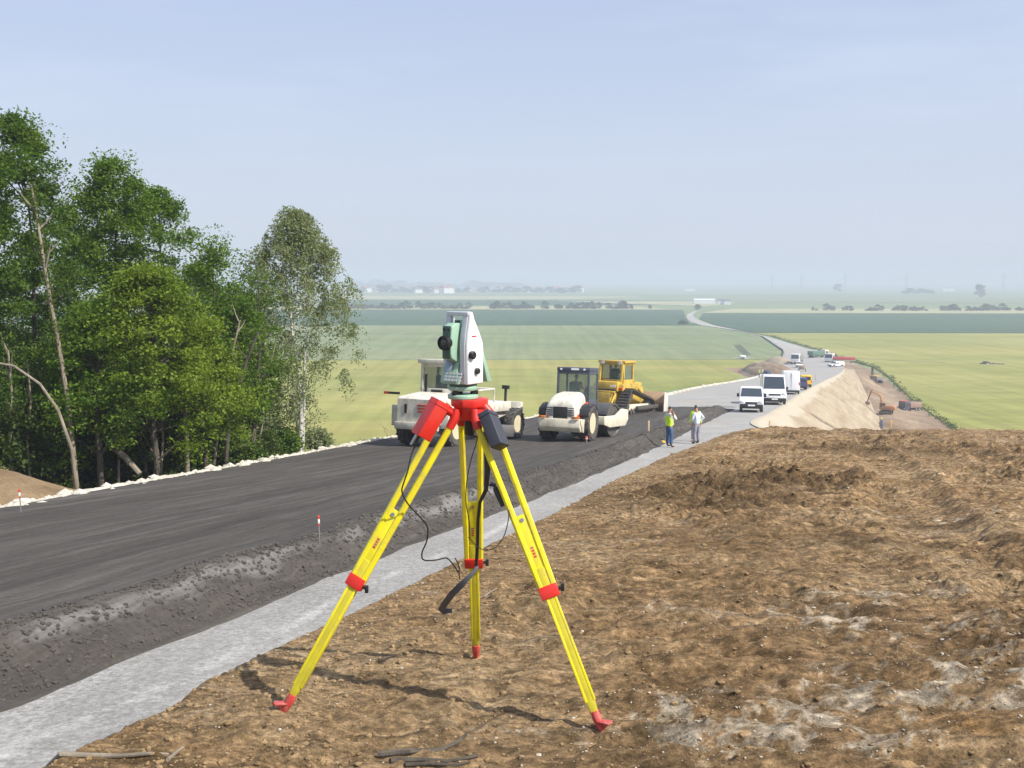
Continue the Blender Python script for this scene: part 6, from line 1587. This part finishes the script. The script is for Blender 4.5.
def skinned(name, nodes, edges, m, parent, root_i=0, sub=2):
    """nodes: [(co, rx, ry)]"""
    me = bpy.data.meshes.new(name); me.from_pydata([n[0] for n in nodes], edges, []); me.materials.append(m)
    o = link(bpy.data.objects.new(name, me), parent)
    md = o.modifiers.new('skin', 'SKIN'); md.use_smooth_shade = True
    for i, n in enumerate(nodes):
        sv = me.skin_vertices[0].data[i]; sv.radius = (n[1], n[2] if len(n) > 2 else n[1]); sv.use_root = (i == root_i)
    s_ = o.modifiers.new('sub', 'SUBSURF'); s_.levels = sub; s_.render_levels = sub
    return o
def person(label, P, top_m, sleeve_m, leg_m, vest=False, group=None, short=False, hair=M['hair']):
    """P: joint dictionary in metres, facing +Y, x = right of the figure"""
    o = empty('person', label=label, cat='person', group=group)
    V = lambda k: Vector(P[k])
    nodes = []; edges = []; idx = {}
    def nd(k, co, r, r2=None): idx[k] = len(nodes); nodes.append((tuple(co), r, r2 or r)); return idx[k]
    def ed(a, b_): edges.append((idx[a], idx[b_]))
    nd('pel', V('pel'), .095, .08); nd('wst', V('pel').lerp(V('chest'), .45), .095, .08); nd('chest', V('chest'), .135, .10); nd('neckb', V('neck'), .062); nd('headb', V('neck').lerp(V('head'), .45), .055)
    nd('head', V('head'), .078, .090); nd('crown', V('head')+(V('head')-V('neck')).normalized()*.085, .060, .070)
    for a, b_ in (('pel', 'wst'), ('wst', 'chest'), ('chest', 'neckb'), ('neckb', 'headb'), ('headb', 'head'), ('head', 'crown')): ed(a, b_)
    for s_ in 'LR':
        nd('sh'+s_, V('sh'+s_), .055); nd('el'+s_, V('el'+s_), .040); nd('wr'+s_, V('wr'+s_), .026, .022)
        ed('chest', 'sh'+s_); nd('ua'+s_, V('sh'+s_).lerp(V('el'+s_), .4), .046); ed('sh'+s_, 'ua'+s_); ed('ua'+s_, 'el'+s_); nd('fa'+s_, V('el'+s_).lerp(V('wr'+s_), .35), .040); ed('el'+s_, 'fa'+s_); ed('fa'+s_, 'wr'+s_)
        d_ = (V('wr'+s_)-V('el'+s_)).normalized(); side = d_.cross(Vector((0, 1, 0)) if abs(d_.y) < .8 else Vector((0, 0, 1))).normalized()
        nd('pm'+s_, V('wr'+s_)+d_*.075, .036, .015); ed('wr'+s_, 'pm'+s_)
        crl = Vector((0, .35, 0)) if abs(d_.y) < .8 else Vector((0, 0, -.35))
        for k in range(4):
            b0 = V('wr'+s_)+d_*.095+side*(-.027+.018*k); L_ = (.062, .072, .068, .052)[k]
            nd('f%d%s' % (k, s_), b0, .0085); nd('g%d%s' % (k, s_), b0+(d_+crl*.5)*L_*.55, .008); nd('h%d%s' % (k, s_), b0+(d_*.9+crl)*L_, .0065)
            ed('pm'+s_, 'f%d%s' % (k, s_)); ed('f%d%s' % (k, s_), 'g%d%s' % (k, s_)); ed('g%d%s' % (k, s_), 'h%d%s' % (k, s_))
        nd('t0'+s_, V('wr'+s_)+d_*.04-side*.036, .011); nd('t1'+s_, V('wr'+s_)+d_*.085-side*.055+crl*.03, .009); ed('pm'+s_, 't0'+s_); ed('t0'+s_, 't1'+s_)
        nd('hip'+s_, V('hip'+s_), .075, .075); nd('kn'+s_, V('kn'+s_), .058); nd('an'+s_, V('an'+s_), .040); nd('ca'+s_, V('kn'+s_).lerp(V('an'+s_), .3), .058)
        ed('pel', 'hip'+s_); ed('hip'+s_, 'kn'+s_); ed('kn'+s_, 'ca'+s_); ed('ca'+s_, 'an'+s_)
        fd = Vector(P.get('toe'+s_, V('an'+s_)+Vector((0, .18, -.05)))); nd('toe'+s_, fd, .038, .028); ed('an'+s_, 'toe'+s_)
    skinned('body', nodes, edges, M['skin'], o)
    up = (V('head')-V('neck')).normalized(); fw = Vector(P.get('face', (0, 1, 0))).normalized(); fw = (fw-up*fw.dot(up)).normalized(); rt = fw.cross(up)
    H = V('head')
    b = MB(); b.tube([H+fw*.082+up*.02, H+fw*.112-up*.018, H+fw*.088-up*.028], [.008, .016, .012], 8); b.build('nose', M['skin'], o)
    for s_ in (-1, 1):
        b = MB(); b.lathe([(.001, .012), (.010, .007), (.012, 0), (.001, -.01)], 10, c=tuple(H+fw*.083+rt*s_*.032+up*.018)); b.build('eye', M['mdark'], o)
        b = MB(); b.tube([H+rt*s_*.082-up*.03, H+rt*s_*.093+up*.002-fw*.008, H+rt*s_*.084+up*.028-fw*.006], [.008, .016, .010], 8, flat=.6); b.build('ear', M['skin'], o)
    b = MB(); b.tube([H+fw*.090-up*.055-rt*.022, H+fw*.096-up*.057, H+fw*.090-up*.055+rt*.022], .006, 6); b.build('mouth', M['redshirt'], o)
    skinned('hair', [(tuple(H-fw*.045+up*.0), .072, .082), (tuple(H-fw*.022+up*.075), .082, .085), (tuple(H+fw*.035+up*.098), .060, .055)], [(0, 1), (1, 2)], hair, o, 0)
    # trousers
    n2 = [(tuple(V('pel')+Vector((0, 0, .07))), .155, .125), (tuple(V('pel')), .160, .135)]; e2 = [(0, 1)]
    for s_ in 'LR':
        i0 = len(n2); n2 += [(tuple(V('hip'+s_)), .112), (tuple(V('hip'+s_).lerp(V('kn'+s_), .5)), .100), (tuple(V('kn'+s_)), .080), (tuple(V('kn'+s_).lerp(V('an'+s_), .5)), .078), (tuple(V('an'+s_).lerp(V('kn'+s_), .06)), .072)]
        e2 += [(1, i0), (i0, i0+1), (i0+1, i0+2), (i0+2, i0+3), (i0+3, i0+4)]
    skinned('trousers', n2, e2, leg_m, o, 1)
    for s_ in 'LR':
        a_, t_ = V('an'+s_), V('toe'+s_); skinned('boot', [(tuple(a_+Vector((0, 0, .03))), .056), (tuple(a_-Vector((0, 0, .03))), .056, .048), (tuple(a_.lerp(t_, .6)-Vector((0, 0, .02))), .052, .040), (tuple(t_), .048, .034)], [(0, 1), (1, 2), (2, 3)], M['shoe'], o, 1)
    # shirt with sleeves
    n3 = [(tuple(V('pel')+Vector((0, 0, -.02))), .178, .150), (tuple(V('pel').lerp(V('chest'), .5)), .162, .135), (tuple(V('chest')), .165, .130), (tuple(V('neck')-up*.05), .085, .08)]; e3 = [(0, 1), (1, 2), (2, 3)]
    for s_ in 'LR':
        i0 = len(n3); end = V('el'+s_) if short else V('wr'+s_).lerp(V('el'+s_), .06)
        n3 += [(tuple(V('sh'+s_)), .080), (tuple(V('sh'+s_).lerp(V('el'+s_), .5)), .066), (tuple(V('el'+s_)), .056)]; e3 += [(2, i0), (i0, i0+1), (i0+1, i0+2)]
        if not short: n3.append((tuple(end), .040)); e3.append((i0+2, i0+3))
    skinned('shirt', n3, e3, sleeve_m if vest else top_m, o, 1)
    if vest:
        n4 = [(tuple(V('pel')+Vector((0, 0, -.05))), .190, .165), (tuple(V('pel').lerp(V('chest'), .5)), .185, .160), (tuple(V('chest')), .205, .170), (tuple(V('neck')-up*.045), .125, .115)]
        n4 += [(tuple(V('shL')+Vector((.03, 0, .01))), .110), (tuple(V('shR')+Vector((-.03, 0, .01))), .110)]
        vs = skinned('hi_vis_vest', n4, [(0, 1), (1, 2), (2, 3), (2, 4), (2, 5)], top_m, o, 1)
    return o
def pose(**k):
    P = dict(pel=(0, 0, .95), chest=(0, .0, 1.32), neck=(0, .0, 1.50), head=(0, .02, 1.635), shL=(-.19, 0, 1.42), shR=(.19, 0, 1.42), elL=(-.25, -.02, 1.13), elR=(.25, -.02, 1.13), wrL=(-.26, .06, .88), wrR=(.26, .06, .88),
             hipL=(-.10, 0, .88), hipR=(.10, 0, .88), knL=(-.12, .03, .48), knR=(.12, .03, .48), anL=(-.13, 0, .085), anR=(.13, 0, .085), toeL=(-.15, .17, .035), toeR=(.15, .17, .035))
    P.update(k); return P
GW = 'workers standing on the gravel strip'
p1 = person('worker in yellow-green hi-vis vest and blue jeans with his hand at his chin', pose(elR=(.20, .22, 1.20), wrR=(.06, .20, 1.42), elL=(-.27, -.08, 1.16), wrL=(-.20, .08, .98), head=(0, .03, 1.635)), M['hivis'], M['creamshirt'], M['jean'], vest=True)
p1.scale = (1.04,)*3; place(p1, 669, 446.8, 50, G); p1.rotation_euler = (0, 0, R(-62))
p2 = person('man in a pale shirt and grey trousers with hand on hip', pose(elR=(.36, -.12, 1.20), wrR=(.17, .05, 1.02), elL=(-.28, .05, 1.16), wrL=(-.10, .20, 1.05), head=(-.01, .06, 1.62), face=(-.1, .9, -.4), chest=(0, .02, 1.32)), M['shirt'], M['shirt'], M['greytr'])
place(p2, 696.5, 443.5, 0, G); p2.rotation_euler = (0, 0, R(40))
p3 = person('worker in a yellow-green hi-vis vest half hidden behind the man in the pale shirt', pose(elL=(-.30, -.02, 1.15)), M['hivis'], M['hivis'], M['greytr'], vest=True)
place(p3, 695.2, 441.2, 0, G); p3.rotation_euler = (0, 0, R(160))
# far workers beyond the barrier
p4 = person('tiny worker in a yellow-green vest at the far left road edge beside a white-shirted figure', pose(), M['hivis'], M['hivis'], M['jean'], vest=True)
place(p4, 759, 377.4, 0, G); p4.rotation_euler = (0, 0, R(-90))
p5 = person('tiny figure in a white shirt beside the far hi-vis worker at the left road edge', pose(), M['shirt'], M['shirt'], M['mdark'])
place(p5, 762.5, 376.8, 0, G); p5.rotation_euler = (0, 0, R(80))
gen = empty('generator', label='small dark generator box beside the two tiny workers at the left road edge', cat='generator')
b = MB(); b.box((0, 0, .65), (1.5, 1.0, 1.0)); b.build('housing', M['cabblue'], gen, bevel=.08)
b = MB(); b.cyl((.4, 0, 1.1), (.4, 0, 1.45), .05, 8); b.build('exhaust_pipe', M['mdark'], gen)
for sx_ in (-1, 1): wheel(gen, sx_*.8, 0, .28, .14, M['rimv'], out=sx_)
place(gen, 766.5, 376.2, 60, G)
# worker in the trench with a yellow helmet
p6 = person('worker in a yellow helmet and blue overall down in the trench behind the dirt crest', pose(elR=(.22, .2, 1.2), wrR=(.1, .38, 1.15)), M['jean'], M['jean'], M['jean'])
q = pit_hit(881.5, 429.0); 
p6.location = q; p6.rotation_euler = (0, 0, R(30))
b = MB(); b.lathe([(.135, 0), (.125, .03), (.115, .08), (.07, .125), (.001, .14)], 20, c=(0, .03, 1.67)); b.lathe([(.15, 0), (.15, .012), (.12, .02)], 20, c=(0, .05, 1.67)); b.build('helmet', paint('yellow_helmet', (.80, .85, .05), .35), p6)
st = empty('marker_post', label='yellow marker post in the trench right of the yellow-helmeted worker', cat='post')
b = MB(); b.box((0, 0, .8), (.10, .10, 1.7)); b.build('post', M['vyel'], st, bevel=.01); b = MB(); b.box((0, -.06, 1.5), (.22, .02, .25)); b.build('target_plate', M['vyel'], st)
st.location = pit_hit(891, 430.5)

# operators in the cabs
def operator(root, c, m, label):
    P = dict(pel=(0, -.1, .10), chest=(0, -.12, .48), neck=(0, -.10, .66), head=(0, -.06, .80), shL=(-.19, -.1, .58), shR=(.19, -.1, .58), elL=(-.24, .08, .36), elR=(.24, .08, .36), wrL=(-.14, .34, .42), wrR=(.14, .34, .42),
             hipL=(-.10, -.02, .06), hipR=(.10, -.02, .06), knL=(-.13, .42, .10), knR=(.13, .42, .10), anL=(-.13, .45, -.28), anR=(.13, .45, -.28), toeL=(-.13, .62, -.33), toeR=(.13, .62, -.33))
    o = person(label, P, m, m, M['jean'])
    bpy.context.view_layer.update()
    o.matrix_world = root.matrix_world @ Matrix.Translation(c)
    return o
bpy.context.view_layer.update()
operator(rl, (0, -.15, 1.86), M['redshirt'], 'driver in a dull red shirt seated in the dark blue cab of the roller')
operator(bd, (0, -.45, 2.19), M['cabblue'], 'driver in dark clothes seated in the yellow bulldozer cab')

# ================================================================== STAKES AND SMALL THINGS
M['wood'] = paint('raw_wood_stake', (.45, .33, .20), .85, var=.15, scale=12)
M['wwhite'] = paint('white_paint_band', (.78, .76, .74), .6)
def stake(px, py, hpx, prof, label, top='rw', w_=.035, name='survey_stake', lean=3):
    p = hit(px, py, prof); h_ = hpx/F*p.y*1.02
    o = empty(name, p, label=label, cat='stake'); o.rotation_euler = (R(lean), R(-lean*.5), R(20))
    b = MB(); b.box((0, 0, h_/2-.06), (w_*.55 if top == 'rw' else w_, w_*.5, h_+.1)); b.build('stake_shaft', M['wood'] if top != 'rw' else M['dgrey'], o, bevel=.002)
    if top == 'rw':
        b = MB(); b.box((0, 0, h_*.95), (w_*1.0, w_*.8, h_*.13)); b.build('red_tip', M['redp'], o, bevel=.002)
        b = MB(); b.box((0, 0, h_*.78), (w_*.95, w_*.78, h_*.17)); b.build('white_band', M['wwhite'], o, bevel=.002)
        b = MB(); b.box((0, 0, h_*.64), (w_*.95, w_*.78, h_*.07)); b.build('red_band', M['redp'], o, bevel=.002)
    return o
Dw = lambda Y_: G(Y_) + TH + .02
stake(319.5, 540, 25, Dw, 'thin survey stake with red and white tip on the crest of the dark windrow', w_=.03)
stake(21, 511, 22, Dw, 'thin survey stake with red and white tip at the far left by the chalk verge', w_=.035)
stake(586.5, 444, 8, lambda Y_: G(Y_)+TH, 'short pink and white stake beside the rear wheel of the roller', w_=.10, lean=14)
stake(648.5, 434.5, 14, lambda Y_: G(Y_)+.25, 'plain wooden stake in the windrow left of the hi-vis worker', top='wood', w_=.10, lean=0)
stake(770, 429, 8, lambda Y_: G(Y_), 'plain wooden stake leaning on the top edge of the chalk embankment', top='wood', w_=.10, lean=-10)
stake(815.5, 380, 6, G, 'thin dark pole standing on the road by the embankment edge', top='wood', w_=.16, lean=0, name='marker_pole')
# white paint marking stone block by the worker (yellow line marker)
b = MB(); p = hit(660.5, 443.0, G); b.box((p.x, p.y, p.z+.05), (.45, .22, .09), rot=(0, 0, .5)); tag(b.build('wooden_block', M['vyel'], bevel=.01), 'small yellow painted block on the gravel left of the hi-vis worker', 'block')
# roots and dry branch on the near dirt
def on_d(px, py):
    def pr(Y_):
        d_ = ray(px, py); return float(dirt_z(np.array([d_.x*Y_]), np.array([Y_]))[0])
    return hit(px, py, pr)
def branch(px, r_, label, lift=.008, name='dry_root'):
    P = [on_d(x, y)+Vector((0, 0, lift+.006*math.sin(i*2.1))) for i, (x, y) in enumerate(px)]
    b = MB(); b.tube(P, [r_*(1-.6*i/len(P)) for i in range(len(P))], 7); return b.build(name, M['bark_pale'] if 'pale' in label else M['bark']), label
o, l = branch([(48, 766), (62, 757), (90, 756), (120, 758), (150, 757), (168, 755)], .011, 'long pale dry root lying along the bottom edge of the dirt at left'); tag(o, l, 'root')
o, l = branch([(168, 762), (176, 756), (183, 748)], .008, 'short pale twig at the right end of the long root'); tag(o, l, 'twig')
o, l = branch([(378, 757), (410, 755), (440, 751), (458, 744), (466, 738)], .012, 'dark brown root lying on the dirt at the bottom centre, uppermost of the bundle'); tag(o, l, 'root')
o, l = branch([(390, 763), (420, 763), (448, 762), (478, 758)], .010, 'dark brown root in the middle of the bundle at the bottom centre'); tag(o, l, 'root')
o, l = branch([(405, 767), (430, 767), (455, 766), (470, 764)], .008, 'thin dark brown root lowest of the bundle at the bottom centre'); tag(o, l, 'root')
o, l = branch([(484, 598), (490, 594), (497, 589)], .006, 'short pale straw stalk on the dirt behind the middle leg'); tag(o, l, 'twig')
# dry twigs on the road edge at the left of the grader
b = MB(); p = hit(392, 437, D)
for k in range(5):
    a_ = Vector((p.x-.3+random.random()*.5, p.y, p.z)); b.tube([a_, a_+Vector((random.uniform(-.3, .2), 0, .3)), a_+Vector((random.uniform(-.7, .1), 0, .55+random.random()*.3))], [.008, .006, .003], 5)
tag(b.build('dry_twigs', M['bark_pale']), 'thin dry twigs sticking up from the chalk verge left of the grader', 'twig')
print('all done')
